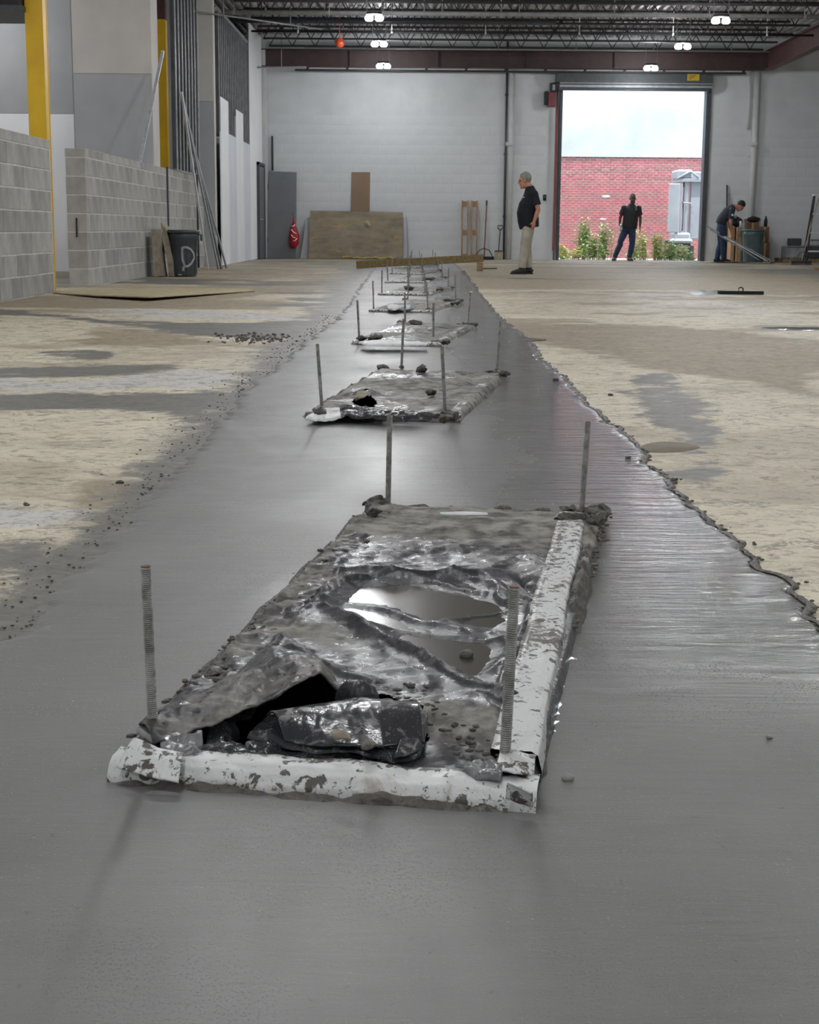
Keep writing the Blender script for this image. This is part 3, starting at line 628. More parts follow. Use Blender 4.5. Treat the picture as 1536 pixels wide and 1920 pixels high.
# long grey pipe standing in the corner
pipe('corner_pipe', 'thick grey pipe running up the far left corner', (WY(495, 300, 43.15).x, 43.15, 0), (WY(495, 300, 43.15).x, 43.15, 5.9), .05, 'frame')
pipe('short_pipe', 'thin grey upright pipe above the leaning grey door', (WY(511, 300, 43.3).x, 43.3, 2.4), (WY(511, 300, 43.3).x, 43.3, WY(511, 255, 43.3).z), .03, 'frame')
# ---- pipes on the back wall
def wallpipe(px, ztop, r, name, label, mat='paintwall', zb=0.):
    x = WY(px, 300, WALLY-.12).x; t = thing(name, label, 'pipe', (x, WALLY-.12, 0)); bm = BM(); tube(bm, [(x, WALLY-.12, zb), (x, WALLY-.12, ztop)], r, 12); mobj('pipe_run', bm, mat, t, True)
    for z in (1.2, 2.9, 4.5):
        if zb < z < ztop: bm = BM(); box(bm, (x, WALLY-.09, z), (r*3, .1, .05)); mobj('pipe_strap', bm, mat, t)
    return x
wallpipe(948, 5.95, .03, 'wall_pipe', 'dark thin pipe up the back wall left of the doorway', 'frame')
wallpipe(957, 5.95, .075, 'wall_pipe', 'thick white painted pipe up the back wall left of the doorway')
wallpipe(1413, 5.4, .09, 'wall_pipe', 'thick white painted pipe up the back wall right of the doorway')
wallpipe(1400, 5.3, .03, 'wall_pipe', 'thin white conduit beside the thick pipe right of the doorway', 'paintwall', 3.6)
for px_, lb in ((952, 'white downpipe clamp box on the pipe left of the doorway'), (1410, 'white clamp box on the pipe right of the doorway')):
    c = WY(px_+3, 270, WALLY-.2); bm = BM(); box(bm, (0, 0, 0), (.2, .12, .1)); bevel(bm, .01); o = mobj('clamp_box', bm, 'paintwall'); o.location = (c.x, WALLY-.22, c.z); tag(o, lb, 'box')
# ---- overhead door
t = thing('door_2', None, None, ((DX0+DX1)/2, WALLY, 0)); tag(t, 'open overhead rolling door with a dark grey hood', None, None, 'structure')
def dp(x0, y0, x1, y1, yf, yb, name, mat):
    a = WY(x0, y1, yf); b = WY(x1, y0, yf); bm = BM(); bbox(bm, (a.x, yf, a.z), (b.x, yb, b.z)); return mobj(name, bm, mat, t)
yf = WALLY-.35
hood = dp(1044, 138, 1338, 154, WALLY-.5, WALLY-.04, 'door_hood', 'frame')
dp(1050, 153, 1336, 163, WALLY-.46, WALLY-.38, 'curtain_slat', 'slat'); dp(1050, 158.3, 1336, 158.9, WALLY-.475, WALLY-.455, 'curtain_joint', 'frame')
dp(1048, 163, 1330, 169, WALLY-.40, WALLY-.30, 'bottom_bar', 'frame')
for sx, nm in ((DX0, -1), (DX1, 1)):
    bm = BM(); bbox(bm, (sx-.06 if nm < 0 else sx-.02, WALLY-.14, 0), (sx+.02 if nm < 0 else sx+.10, WALLY+.25, DZ1+.1)); mobj('door_track', bm, 'frame', t)
    bm = BM(); bbox(bm, (sx+nm*.12-.02, WALLY-.06, 0), (sx+nm*.12+.02, WALLY-.03, DZ1)); mobj('track_angle', bm, 'slat' if nm > 0 else 'frame', t)
dp(1289, 139, 1312, 151, WALLY-.512, WALLY-.50, 'warning_sticker', 'yel_label')
for k in range(3): dp(1291, 141.5+k*3, 1306-k*4, 142.6+k*3, WALLY-.516, WALLY-.511, 'sticker_text', 'blackink')
bm = BM(); bbox(bm, (DX0, WALLY-.05, 0), (DX1, WALLY+.3, .012)); mobj('threshold', bm, 'conc', t)
t = thing('door_operator', 'dark red door motor box on the wall at the upper left of the doorway', 'motor', WY(1034, 185, WALLY-.3))
a = WY(1034, 185, WALLY-.3)
def px_box(name, mat, par, x0, y0, x1, y1, yf, d, bv=.008):
    A = WY(x0, y1, yf); B = WY(x1, y0, yf); bm = BM(); bbox(bm, (A.x, yf, A.z), (B.x, yf+d, B.z)); bv and bevel(bm, bv); return mobj(name, bm, mat, par)
px_box('motor_case', 'redmachine', t, 1028, 173, 1043, 199, WALLY-.35, .3); px_box('control_case', 'darksteel', t, 1021, 171, 1029, 196, WALLY-.3, .25)
px_box('drive_bracket', 'darksteel', t, 1032, 155, 1044, 174, WALLY-.3, .2); px_box('chain_wheel', 'slat', t, 1036, 158, 1042, 169, WALLY-.34, .04)
px_box('chain_guide', 'brass', t, 1040.5, 199, 1042.5, 470, WALLY-.2, .03, 0)
t = thing('wall_switch', 'small black control switch on the back wall left of the doorway', 'switch', WY(1021.5, 370, WALLY-.08))
px_box('switch_case', 'black', t, 1018.5, 365, 1024.5, 376, WALLY-.09, .08, .004); px_box('switch_button', 'slat', t, 1020.5, 368, 1022.5, 370, WALLY-.1, .01, 0)
# ================================================================ OUTSIDE
bm = BM(); bbox(bm, (-25, WALLY+.3, -.25), (45, 75, -.05)); mobj('ground_outside', bm, 'gravel', kind='structure', label='pale bright ground outside the doorway')
YB = 50.
bt = thing('brick_building', 'red brick building with white upper wall seen through the doorway', 'building', (6, YB, 0))
zT = WY(1180, 293, YB).z
bm = BM(); bbox(bm, (-3, YB+.012, -.1), (20, YB+6, zT)); mobj('mortar_wall', bm, 'extmortar', bt)
bm = BM(); bbox(bm, (-3, YB-.02, zT+.02), (20, YB+6, 9.5)); mobj('upper_wall', bm, 'stucco', bt)
bm = BM(); bbox(bm, (-3, YB-.07, zT-.03), (20, YB+.1, zT+.05)); mobj('ledge', bm, 'stucco', bt)
bl, bh = .205, .0745
bm = BM(); box(bm, (0, 0, 0), (bl-.03, .03, bh-.026)); bevel(bm, .003)
bme2 = bpy.data.meshes.new('brick'); bm.to_mesh(bme2); bm.free(); bme2.materials.append(M['extbrick'])
stuff = BM(); nb = 0; rows = int((zT+.1)/bh)
for r in range(rows):
    for c in range(int(2.6/bl), int(10.6/bl)):
        x = c*bl + (bl/2 if r % 2 else 0); z = -.1+bh*(r+.5)
        if nb < 300 and r >= rows-10: 
            if 3.9 < x < 9.4:
                o = bpy.data.objects.new('brick', bme2); COL.objects.link(o); o.parent = bt; o.location = (x-6, rs.uniform(-.003, .003), z); nb += 1; continue
        box(stuff, (x, YB+rs.uniform(-.003, .003), z), (bl-.03, .03, bh-.026))
mobj('brick_courses', stuff, 'extbrick', bt, kind='stuff')
# paint marks on bricks
for (x0, y0, x1, y1, n) in ((1128, 366, 1145, 371, 'long'), (1124, 409, 1138, 413, 'lower')):
    A = WY(x0, y1, YB-.03); B = WY(x1, y0, YB-.03); bm = BM(); ell(bm, ((A.x+B.x)/2, YB-.018, (A.z+B.z)/2), ((B.x-A.x)/2, .008, (B.z-A.z)/2)); mobj('white_paint_patch', bm, 'stucco', bt, True)
# weeds
def weed(x, y, h, wd, n, label, seed, mat):
    r_ = random.Random(seed); t = thing('weed_clump', label, 'weeds', (x, y, -.05), 0, 'weeds along the brick wall')
    st = BM(); lf = BM()
    for i in range(n):
        a = r_.uniform(0, 6.28); rr_ = r_.uniform(0, wd); bx, by = x+math.cos(a)*rr_*.5, y+math.sin(a)*rr_*.3
        hh = h*r_.uniform(.5, 1); tx, ty = bx+r_.uniform(-.18, .18), by+r_.uniform(-.12, .12)
        P = [Vector((bx, by, -.06)), Vector(((bx+tx)/2, (by+ty)/2, hh*.55)), Vector((tx, ty, hh))]; tube(st, P, [.008, .006, .003], 5)
        for k in range(int(hh*22)):
            s = r_.uniform(.12, 1); p = P[0].lerp(P[1], s*2) if s < .5 else P[1].lerp(P[2], s*2-1)
            az = r_.uniform(0, 6.28); L = r_.uniform(.10, .22)*(1.1-s*.5); d = Vector((math.cos(az), math.sin(az), r_.uniform(-.1, .7))).normalized(); sd = d.cross(Vector((0, 0, 1))).normalized()*L*.26
            v = [lf.verts.new(q) for q in (p, p+d*L*.5+sd, p+d*L-Vector((0, 0, L*.2)), p+d*L*.5-sd)]; lf.faces.new(v)
    mobj('stems', st, 'stem', t); mobj('leaves', lf, mat, t, kind='stuff')
ws = [(1055, .45, .5, 12, 'low yellow green weeds at the left foot of the brick wall', 'leafy'), (1078, .35, .5, 10, 'short pale weeds second from the left of the doorway', 'leafy'), (1096, 1.25, .55, 16, 'tallest leafy weed clump left of the man in the doorway', 'leaf'),
      (1112, .8, .6, 14, 'bushy green weeds just right of the tallest clump', 'leaf'), (1133, 1.05, .5, 14, 'upright green weeds close left of the man in the doorway', 'leaf'), (1190, .55, .5, 10, 'low green weeds right behind the man in the doorway', 'leaf'),
      (1206, .95, .35, 8, 'thin tall yellowish weed right of the man in the doorway', 'leafy'), (1232, .8, .6, 16, 'yellow green bush left of the small wheel', 'leafy'), (1258, .6, .7, 18, 'wide green weeds in front of the truck bumper', 'leaf'), (1284, .45, .6, 14, 'low green weeds at the right end of the doorway', 'leaf')]
for i, (px_, h, wd, n, lb, mt) in enumerate(ws):
    y = (46.4 if i < 7 else 44.6) + (i % 3)*.4; x = WY(px_, 478, y).x; weed(x, y, h, wd, n*2, lb, i, mt)
# truck body
YT = 46.0
t = thing('utility_truck', 'white truck body with an open side door at the right of the doorway', 'truck', WY(1285, 480, YT))
def tp(n, m, x0, y0, x1, y1, yf=YT, d=.3, bv=.02, r=0): return px_box(n, m, t, x0, y0, x1, y1, YT+yf, d, bv)
tp('open_door', 'truck', 1252, 344, 1276, 436, 0, .06); tp('door_edge', 'truck', 1276, 346, 1280, 434, .02, .05)
tp('door_hinge', 'truckdark', 1280, 378, 1284, 381, 0, .06, 0)
tp('hinge_pin', 'slat', 1279, 350, 1281, 430, .05, .03, 0)
tp('front_post', 'truck', 1283, 340, 1291, 440, .1, .2); tp('dark_opening', 'truckdark', 1278, 342, 1284, 432, .35, .05, 0)
tp('side_wall', 'truck', 1292, 322, 1330, 448, .15, 2.6); tp('side_recess', 'slat', 1294, 386, 1300, 440, .13, .05, 0)
tp('roof_fairing', 'truck', 1271, 318, 1300, 336, .05, 1.2, .05); tp('roof_rim', 'truck', 1275, 335, 1330, 341, .0, 1.5, .01)
tp('lower_skirt', 'truck', 1262, 436, 1296, 452, .02, .8, .06); tp('bumper', 'slat', 1256, 448, 1300, 456, -.05, .6, .05); tp('under_bar', 'truckdark', 1262, 456, 1296, 461, 0, .5, .02)
for wx in (1250, 1256):
    c = WY(wx, 455, YT); bm = BM(); tube(bm, [(c.x, YT-.03, c.z), (c.x, YT+.05, c.z)], .07, 16); mobj('small_wheel', bm, 'truckdark', t)
c = WY(1281, 380, YT); bm = BM(); tube(bm, [(c.x, YT-.02, c.z), (c.x+.25, YT+.1, c.z-.02)], .025, 8); mobj('latch_bar', bm, 'slat', t)
bm = BM(); c = WY(1289, 320, YT); tube(bm, [(c.x-.3, YT, c.z-.25), (c.x+.1, YT, c.z-.02), (c.x+.35, YT, c.z-.2)], .035, 8); mobj('lift_arm', bm, 'truck', t, True)
bm = BM(); bbox(bm, (WY(1262, 470, YT).x, YT+.1, -.05), (WY(1262, 470, YT).x+.1, YT+.5, .35)); bbox(bm, (WY(1295, 470, YT).x, YT+.1, -.05), (WY(1295, 470, YT).x+.12, YT+.5, .4)); mobj('support_leg', bm, 'truckdark', t)

t = thing('hanging_duct', 'dark duct end hanging in the top left corner of the photo', 'duct', (-6.2, 19.2, 3.6))
A = WY(-60, 14, 19.2); B = WY(36, -40, 19.2); bm = BM(); bbox(bm, (A.x, 19.2, A.z), (B.x, 20.4, A.z+.45)); bevel(bm, .02); mobj('duct_body', bm, 'darksteel', t)
for k_ in (.3, .7): bm = BM(); tube(bm, [(lerp(A.x, B.x, k_), 19.8, A.z+.44), (lerp(A.x, B.x, k_), 19.8, 6.08)], .02, 8); mobj('hanger_rod', bm, 'frame', t)
bm = BM(); bbox(bm, (A.x-.02, 19.17, A.z-.03), (B.x+.03, 20.43, A.z+.03)); mobj('duct_flange', bm, 'frame', t)
# ================================================================ FORMS WITH PLASTIC, RODS
ORD = ['nearest', 'second nearest', 'third', 'fourth', 'fifth', 'sixth', 'seventh', 'eighth', 'ninth']
def bil(q, u, v):
    q = [np.array(p) for p in q]
    u = np.asarray(u)[..., None]; v = np.asarray(v)[..., None]
    return q[0]*(1-u)*(1-v) + q[1]*u*(1-v) + q[2]*u*v + q[3]*(1-u)*v
def segd(px, py, P):                     # distance to a polyline
    d = np.full(px.shape, 9.)
    for i in range(len(P)-1):
        ax, ay = P[i][:2]; bx, by = P[i+1][:2]; dx, dy = bx-ax, by-ay
        s = np.clip(((px-ax)*dx+(py-ay)*dy)/(dx*dx+dy*dy+1e-9), 0, 1); d = np.minimum(d, np.hypot(px-ax-s*dx, py-ay-s*dy))
    return d
def ridged(x, y, seed): return 1-np.abs(fbm(x, y, seed, 4)*2-1)
def board(name, p0, p1, inward, prof, mat, parent, n=90, amp=.004, seed=0, label=None):
    """profile strip swept from p0 to p1; prof = (offset outward, z); inward unit vector"""
    p0 = np.array(p0); p1 = np.array(p1); inw = np.array(inward); s = np.linspace(0, 1, n)[:, None]
    # refine profile
    pr = []
    for i in range(len(prof)-1):
        for k in range(5): pr.append((lerp(prof[i][0], prof[i+1][0], k/5), lerp(prof[i][1], prof[i+1][1], k/5)))
    pr.append(prof[-1]); pr = np.array(pr); off = pr[:, 0][None]; zz = pr[:, 1][None]
    bx = p0[0]+(p1[0]-p0[0])*s; by = p0[1]+(p1[1]-p0[1])*s
    wob = (fbm(s*6, s*0+seed, seed)-.5)*amp*3
    Xb = bx - inw[0]*(off+wob); Yb = by - inw[1]*(off+wob); f = (fbm(Xb*14, Yb*14+zz*20, seed)-.5)*amp*2 + (ridged(Xb*9, Yb*9, seed+3)-.6)*amp
    Zb = np.maximum(zz + f*(zz > .004), -.01)
    if mat == 'mud': Zb = Zb*np.clip(np.minimum(s, 1-s)*12, 0, 1)**.6*(.45+1.1*vn(s*25, s*0, seed)) - .002
    me = grid(name, Xb, Yb, Zb); d = np.clip((np.abs(off-off.mean())/(np.ptp(off)/2+1e-6))**2, 0, 1)*.6 + s*0
    return me, d
def sheetmat_attr(me, d): fattr(me, 'dirt', np.broadcast_to(d, (1, d.size) if d.ndim == 1 else d.shape).ravel())
def norm2(v): v = np.array(v, float); return v/np.linalg.norm(v)
def form(k, q):
    near = k == 0; hi = k < 3
    cx, cy = np.mean(np.array(q), 0)
    t = thing('form_box', ['nearest plastic-covered anchor form with torn sheet and white taped front and right edges', 'second nearest plastic-covered form with a black hole near its left front corner', 'third plastic-covered form with a shiny white taped front edge',
        'fourth plastic-covered form with a white crumple on its left half', 'fifth plastic-covered form from the camera, with white corner tape', 'sixth plastic-covered form, just this side of the wooden beam', 'seventh plastic-covered form, under the wooden beam',
        'eighth plastic-covered form, seen just past the wooden beam', 'ninth and farthest plastic-covered form'][k], 'form', (cx, cy, 0), 0, 'plastic-covered anchor forms in the wet concrete')
    fl, fr, br, bl_ = [np.array(p) for p in q]
    # outside edges, inward normals
    def inn(a, b): d = norm2(b-a); n = np.array([-d[1], d[0]]); return n if np.dot(np.array([cx, cy])-a, n) > 0 else -n
    ztop = .042
    # liner box underneath (cavity)
    iq = inset(q, .085); bm = BM(); vt = [bm.verts.new((p[0], p[1], .02)) for p in iq]; vb = [bm.verts.new((p[0], p[1], -.16)) for p in iq]
    for i in range(4): bm.faces.new((vt[i], vt[(i+1) % 4], vb[(i+1) % 4], vb[i]))
    bm.faces.new(vb); mobj('form_liner', bm, 'liner', t)
    # plastic sheet
    nu, nv = (140, 400) if near else (80, 160) if hi else (34, 60)
    U_, V_ = np.meshgrid(np.linspace(0.0, 1.0, nu), np.linspace(0.0, 1.0, nv)); P = bil(q, U_, V_); x, y = P[..., 0], P[..., 1]
    z = .034 + (fbm(x*5, y*5, 3+k)-.5)*.022 + (ridged(x*4+fbm(x*3, y*3, k)*1.5, y*5, 7+k*3)-.72)*.013 + (fbm(x*22, y*22, 40+k)-.5)*.006
    if not near: z += (ridged(x*2.3, y*3.1, 17+k)-.7)*.012
    rim = np.minimum(np.minimum(U_, 1-U_)*.62, np.minimum(V_, 1-V_)*2.2)
    dirt = (fbm(x*1.8, y*1.8, 11+k)-.5)*1.2
    keep = np.ones(x.shape, bool)
    if near:
        W = lambda L, zz=.035: [tuple(G(a, b, zz)) for a, b in L]
        def fold(L, h, wd, one=0):
            nonlocal z
            d = segd(x+(fbm(x*9, y*9, 5)-.5)*.04, y+(fbm(x*9, y*9, 6)-.5)*.05, W(L)); z = z + h*.95*np.exp(-1.25*np.sqrt(d*d+1e-6)/wd)*(.65+.7*vn(x*7, y*7, 77))
        FP = [(570, 1140), (650, 1085), (900, 1070), (1000, 1130), (965, 1200), (930, 1285), (860, 1268), (720, 1190), (620, 1145)]
        flat = inpoly(x, y, W(FP)); fd = np.clip(segd(x, y, W(FP+FP[:1]))/.06, 0, 1)
        z = np.where(flat, z*.5 + .012 - .012*fd, z)
        fold([(585, 1132), (650, 1165), (720, 1205), (800, 1248), (880, 1290), (950, 1312)], .024, .022)
        fold([(650, 1172), (730, 1230), (800, 1290)], .008, .06)
        fold([(640, 1078), (700, 1072), (800, 1085), (905, 1108)], .017, .028)
        fold([(600, 1120), (700, 1132), (800, 1160), (870, 1178)], .013, .034)
        fold([(690, 1165), (800, 1182), (935, 1194)], .009, .028)
        fold([(850, 1072), (920, 1090), (945, 1120), (1000, 1150), (1020, 1170)], .017, .024)
        fold([(835, 1162), (880, 1145), (960, 1140)], .009, .02)
        fold([(930, 1180), (955, 1210), (945, 1240), (910, 1255)], .008, .018)
        fold([(1000, 1050), (1030, 1085), (1010, 1120)], .016, .03); fold([(980, 1085), (1000, 1115)], -.022, .03)
        fold([(640, 1070), (560, 1160), (500, 1220)], .010, .008)
        fold([(700, 985), (820, 1000), (950, 1000), (1060, 985)], .012, .07); fold([(690, 1020), (820, 1035), (960, 1030)], -.006, .04)
        fold([(800, 1330), (860, 1370), (930, 1400)], .008, .02); fold([(440, 1290), (600, 1320), (800, 1320), (930, 1340)], .008, .04)
        fold([(880, 1310), (930, 1350)], .008, .02); fold([(520, 1200), (620, 1250), (700, 1290)], .010, .016)
        z += (ridged(x*7+fbm(x*4, y*4, 9)*2, y*16, 31)-.7)*.006*(1-.6*flat)
        hole = W([(330, 1392), (380, 1370), (470, 1345), (520, 1300), (560, 1268), (605, 1262), (642, 1308), (720, 1306), (790, 1330), (800, 1380), (760, 1428), (650, 1430), (480, 1438), (340, 1420)], .035)
        keep &= ~inpoly(x, y, hole)
        dirt += .55*np.exp(-(segd(x, y, W([(560, 1180), (620, 1200)]))/.06)**2) + .5*(V_ > .78) + .55*np.exp(-(segd(x, y, W([(820, 1340), (930, 1390)]))/.08)**2)
        dirt += .1; dirt -= .6*flat + .35*np.exp(-(segd(x, y, W([(690, 1190), (850, 1290)]))/.04)**2)
        # muddy rim at the left
        zz_ = np.clip(1-U_*.62/.085, 0, 1); z += zz_**.5*(.006 + (fbm(x*34, y*34, 91)-.5)*.03) ; dirt += zz_*.3
    else:
        dirt += .45
        if k == 1:
            hole = [tuple(G(a, b, .035)) for a, b in [(662, 752), (690, 738), (706, 756), (700, 764), (672, 762)]]; keep &= ~inpoly(x, y, hole)
            z += .03*np.exp(-(segd(x, y, [tuple(G(a, b, .04)) for a, b in [(660, 742), (690, 735)]])/.05)**2)
            dirt += .2 - .9*np.exp(-(segd(x, y, [tuple(G(a, b, .035)) for a, b in [(640, 772), (850, 780)]])/.07)**2)
        if k == 3: dirt += .2
    z = np.where(rim < .02, np.minimum(z, .03), z); z = z*np.clip(rim/.012, .05, 1)
    z = np.where(rim <= 0.0001, -.005, z)
    me = grid('plastic_sheet', x, y, z, keep); fattr(me, 'dirt', np.clip(dirt, -1, 1).ravel()[grid.used]); mobj('plastic_sheet', me, 'sheet', t)
    # boards
    n1 = 200 if near else 70 if hi else 24
    prof = [(-.056, .028), (-.054, ztop), (-.018, ztop), (-.004, ztop-.008), (.006, .018), (.008, .0)]
    if not near: prof = [(a*(.8 if k > 2 else .9), b*.85) for a, b in prof]
    nf = inn(fl, fr); nr = inn(fr, br); nl = inn(fl, bl_); nbk = inn(bl_, br)
    a0 = fl + norm2(fr-fl)*.01; me, d = board('front_board', a0, fr+nr*-.0, nf, prof, 'tape', t, n1, .005, 5+k)
    fattr(me, 'dirt', (d + (0 if near else .35) + (.0 if k != 1 else .5)).ravel()); mobj('front_board', me, 'tape', t, label='white taped front edge' if near else None)
    a0 = fr + norm2(br-fr)*(.13 if near else .03) + nr*.010; b0 = br - norm2(br-fr)*.12 + nr*.050
    pr2 = [(-.078, .030), (-.074, .048), (-.012, .050), (-.002, .044), (.004, .02), (.004, -.002)] if near else prof
    me, d = board('side_board', a0, b0, nr, pr2, 'tape', t, n1*2, .004, 25+k)
    s = np.linspace(0, 1, n1*2)[:, None]; fattr(me, 'dirt', (d*.5 + .0 + s*.42 + .5*np.exp(-((s-.33)/.05)**2) + (.3 if not near else 0)).ravel()); mobj('side_board', me, 'tape', t, label='mud-streaked white taped right edge' if near else None)
    # mud lips
    def lip(p0, p1, inw, n, wd, h, seed, o0=-.02):
        pr = [(o0, .008), (o0+.004, h*.8), (o0+wd*.4, h), (o0+wd*.8, h*.45), (o0+wd, -.004)]
        me, d = board('mud_lip', p0, p1, inw, pr, 'mud', t, n, .008, seed); me2 = mobj('mud_lip', me, 'mud', t)
    dn = norm2(br-fr); lip(fr+dn*.95 + nr*.022, br-dn*.05+nr*.045, nr, n1*2, .045, .036 if near else .03, 61+k, -.01); lip(fr+dn*.12+nr*.008, fr+dn*1.0+nr*.024, nr, n1, .014, .014, 65+k, -.004)
    lip(fl, fr+np.array([.01, 0]), nf, n1, .03, .014, 71+k, -.004); lip(fl, bl_, nl, n1*2, .035, .02, 81+k, -.012); lip(bl_, br, nbk, n1, .035, .024, 91+k, -.01)
    # mud clumps at the back corners and front right corner
    for (cxy, r, sd) in ((fr+nr*.05+norm2(br-fr)*.085, .024, 1), (br+nr*.03-norm2(br-fr)*.05, .028, 2), (bl_+nl*.03, .022, 3), (br+nr*.10-norm2(br-fr)*.03, .018, 4)):
        bm = BM(); bmesh.ops.create_icosphere(bm, subdivisions=4 if near else 2, radius=r, matrix=Matrix.Translation((cxy[0], cxy[1], .035)) @ Matrix.Diagonal((1.7, 1, .7, 1))); roughen(bm, .022 if near else .016, 42, sd+k); mobj('mud_clump', bm, 'mud', t, True)
    return t
F_ = [form(k, q) for k, q in enumerate(QUADS)]
T0 = F_[0]
# near form extras
def patch(name, outline, zc, dome, mat, parent, seed=0, nr_=26, nt=130, rough=.008, dirt=None, smooth=True, rimdrop=.01, thick=.0):
    P = [G(a, b, zc) for a, b in outline]; n = len(P); L = [0.]
    for i in range(n): L.append(L[-1]+(P[(i+1) % n]-P[i]).length)
    c = sum(P, Vector())/n; ring = []
    for k in range(nt):
        s = L[-1]*k/nt; i = max(j for j in range(n) if L[j] <= s+1e-9); ring.append(P[i].lerp(P[(i+1) % n], (s-L[i])/(L[i+1]-L[i]+1e-9)))
    ring = np.array([tuple(p) for p in ring]); r = np.linspace(.02, 1, nr_)[:, None]
    Xp = c.x+(ring[:, 0][None]-c.x)*r; Yp = c.y+(ring[:, 1][None]-c.y)*r; Xp = np.concatenate([Xp, Xp[:, :1]], 1); Yp = np.concatenate([Yp, Yp[:, :1]], 1); rr = np.concatenate([r+0*ring[:, 0][None], r], 1)
    Zp = zc + dome*(1-rr**4) + (ridged(Xp*13+fbm(Xp*6, Yp*6, seed)*2, Yp*15, seed)-.65)*rough*2.2 + (fbm(Xp*50, Yp*50, seed+2)-.5)*rough*.7 - rimdrop*(rr > .97)
    return Xp, Yp, Zp
def patchobj(name, outline, zc, dome, mat, parent, seed=0, rough=.008, label=None, rimdrop=.01, **k):
    Xp, Yp, Zp = patch(name, outline, zc, dome, mat, parent, seed, rough=rough, rimdrop=rimdrop, **k); me = grid(name, Xp, Yp, Zp)
    fattr(me, 'dirt', np.zeros(len(me.vertices))); return mobj(name, me, mat, parent, label=label)
# folded torn piece: three stacked layers
patchobj('torn_plastic_layer', [(455, 1400), (520, 1388), (640, 1400), (740, 1412), (795, 1402), (770, 1432), (700, 1424), (640, 1428), (560, 1430), (515, 1432)], .032, .004, 'shiny', T0, 3, .010)
patchobj('torn_plastic_layer', [(462, 1372), (500, 1345), (560, 1328), (680, 1318), (785, 1325), (800, 1350), (796, 1392), (785, 1412), (735, 1425), (690, 1408), (640, 1404), (585, 1406), (530, 1392)], .044, .008, 'shiny', T0, 9, .007)
# folded roll on top: ruled surface with a crease
def ruled(name, A, B, mat, parent, bulge=.02, n=90, m=26, seed=0, rough=.004, curl=None, label=None):
    A = [Vector(G(a, b, z)) for a, b, z in A]; B = [Vector(G(a, b, z)) for a, b, z in B]
    def samp(P, s):
        L = [0.]
        for i in range(len(P)-1): L.append(L[-1]+(P[i+1]-P[i]).length)
        d = L[-1]*s; i = max(j for j in range(len(P)-1) if L[j] <= d+1e-9); return P[i].lerp(P[i+1], min(1, (d-L[i])/(L[i+1]-L[i]+1e-9)))
    X_ = np.zeros((m, n)); Y_ = X_.copy(); Z_ = X_.copy()
    for j in range(n):
        a = samp(A, j/(n-1)); b = samp(B, j/(n-1))
        for i in range(m):
            v = i/(m-1); p = a.lerp(b, v); X_[i, j] = p.x; Y_[i, j] = p.y; Z_[i, j] = p.z + bulge*math.sin(math.pi*v)
    f = (ridged(X_*11, Y_*11, seed)-.65)*rough*2 + (fbm(X_*45, Y_*45, seed+4)-.5)*rough*1.6
    Z_ += f; me = grid(name, X_, Y_, Z_); fattr(me, 'dirt', np.full(len(me.vertices), .35))
    o = mobj(name, me, mat, parent, label=label); md = o.modifiers.new('thick', 'SOLIDIFY'); md.thickness = .003; md.offset = -1; return o
ruled('folded_plastic_roll', [(500, 1345, .062), (560, 1330, .068), (680, 1312, .072), (782, 1322, .066)], [(535, 1392, .05), (610, 1400, .054), (720, 1402, .056), (796, 1396, .05)], 'shiny', T0, .022, 90, 30, 6, .0025)
ruled('folded_plastic_roll', [(782, 1322, .066), (800, 1345, .060), (797, 1375, .05)], [(738, 1422, .052), (770, 1418, .05), (792, 1404, .046)], 'shiny', T0, .004, 30, 20, 8, .003)
# raised torn flap
ruled('torn_flap', [(262, 1362, .045), (330, 1312, .05), (400, 1290, .05), (450, 1262, .048), (505, 1214, .045), (580, 1232, .045), (640, 1300, .042)], [(288, 1400, .045), (350, 1378, .05), (440, 1345, .062), (505, 1318, .075), (550, 1283, .095), (600, 1262, .10), (637, 1306, .05)], 'sheet', T0, .012, 130, 30, 14, .007, label='raised torn flap of muddy plastic')
# peaks beside the hole
patchobj('torn_flap', [(628, 1308), (655, 1292), (672, 1290), (705, 1300), (712, 1312), (668, 1316)], .05, .022, 'sheet', T0, 33, .01)
# silver tape and glossy folds in the front left corner
patchobj('silver_tape', [(300, 1395), (330, 1375), (380, 1372), (382, 1410), (340, 1418), (305, 1412)], .044, .003, 'silvertape', T0, 21, .012, label='shiny grey tape round the rod')
patchobj('silver_tape', [(868, 1440), (905, 1425), (945, 1440), (940, 1462), (890, 1455)], .047, .003, 'silvertape', T0, 22, .009, label='shiny grey tape by the right rod')
patchobj('plastic_fold', [(335, 1412), (400, 1398), (470, 1412), (500, 1430), (430, 1430), (350, 1424)], .03, .016, 'shiny', T0, 23, .008)
patchobj('plastic_fold', [(375, 1352), (430, 1345), (450, 1375), (420, 1400), (385, 1400)], .02, .025, 'shiny', T0, 24, .008)
patchobj('plastic_fold', [(255, 1368), (290, 1330), (330, 1318), (320, 1350), (285, 1385)], .044, .004, 'silvertape', T0, 25, .005)
# white tape curl at the front left corner
ruled('tape_curl', [(252, 1388, .062), (300, 1405, .055), (345, 1415, .05)], [(222, 1442, .03), (280, 1460, .028), (335, 1468, .026)], 'tape', T0, .006, 50, 20, 44, .003, label='loose white tape end')
ruled('tape_curl', [(942, 1405, .05), (965, 1410, .052), (1005, 1418, .05)], [(930, 1445, .048), (965, 1452, .050), (1000, 1455, .04)], 'tape', T0, .004, 30, 14, 45, .003)
ruled('tape_curl', [(955, 1468, .058), (975, 1475, .06), (998, 1488, .055)], [(950, 1498, .03), (975, 1508, .028), (1000, 1512, .026)], 'tape', T0, .006, 30, 14, 46, .003)
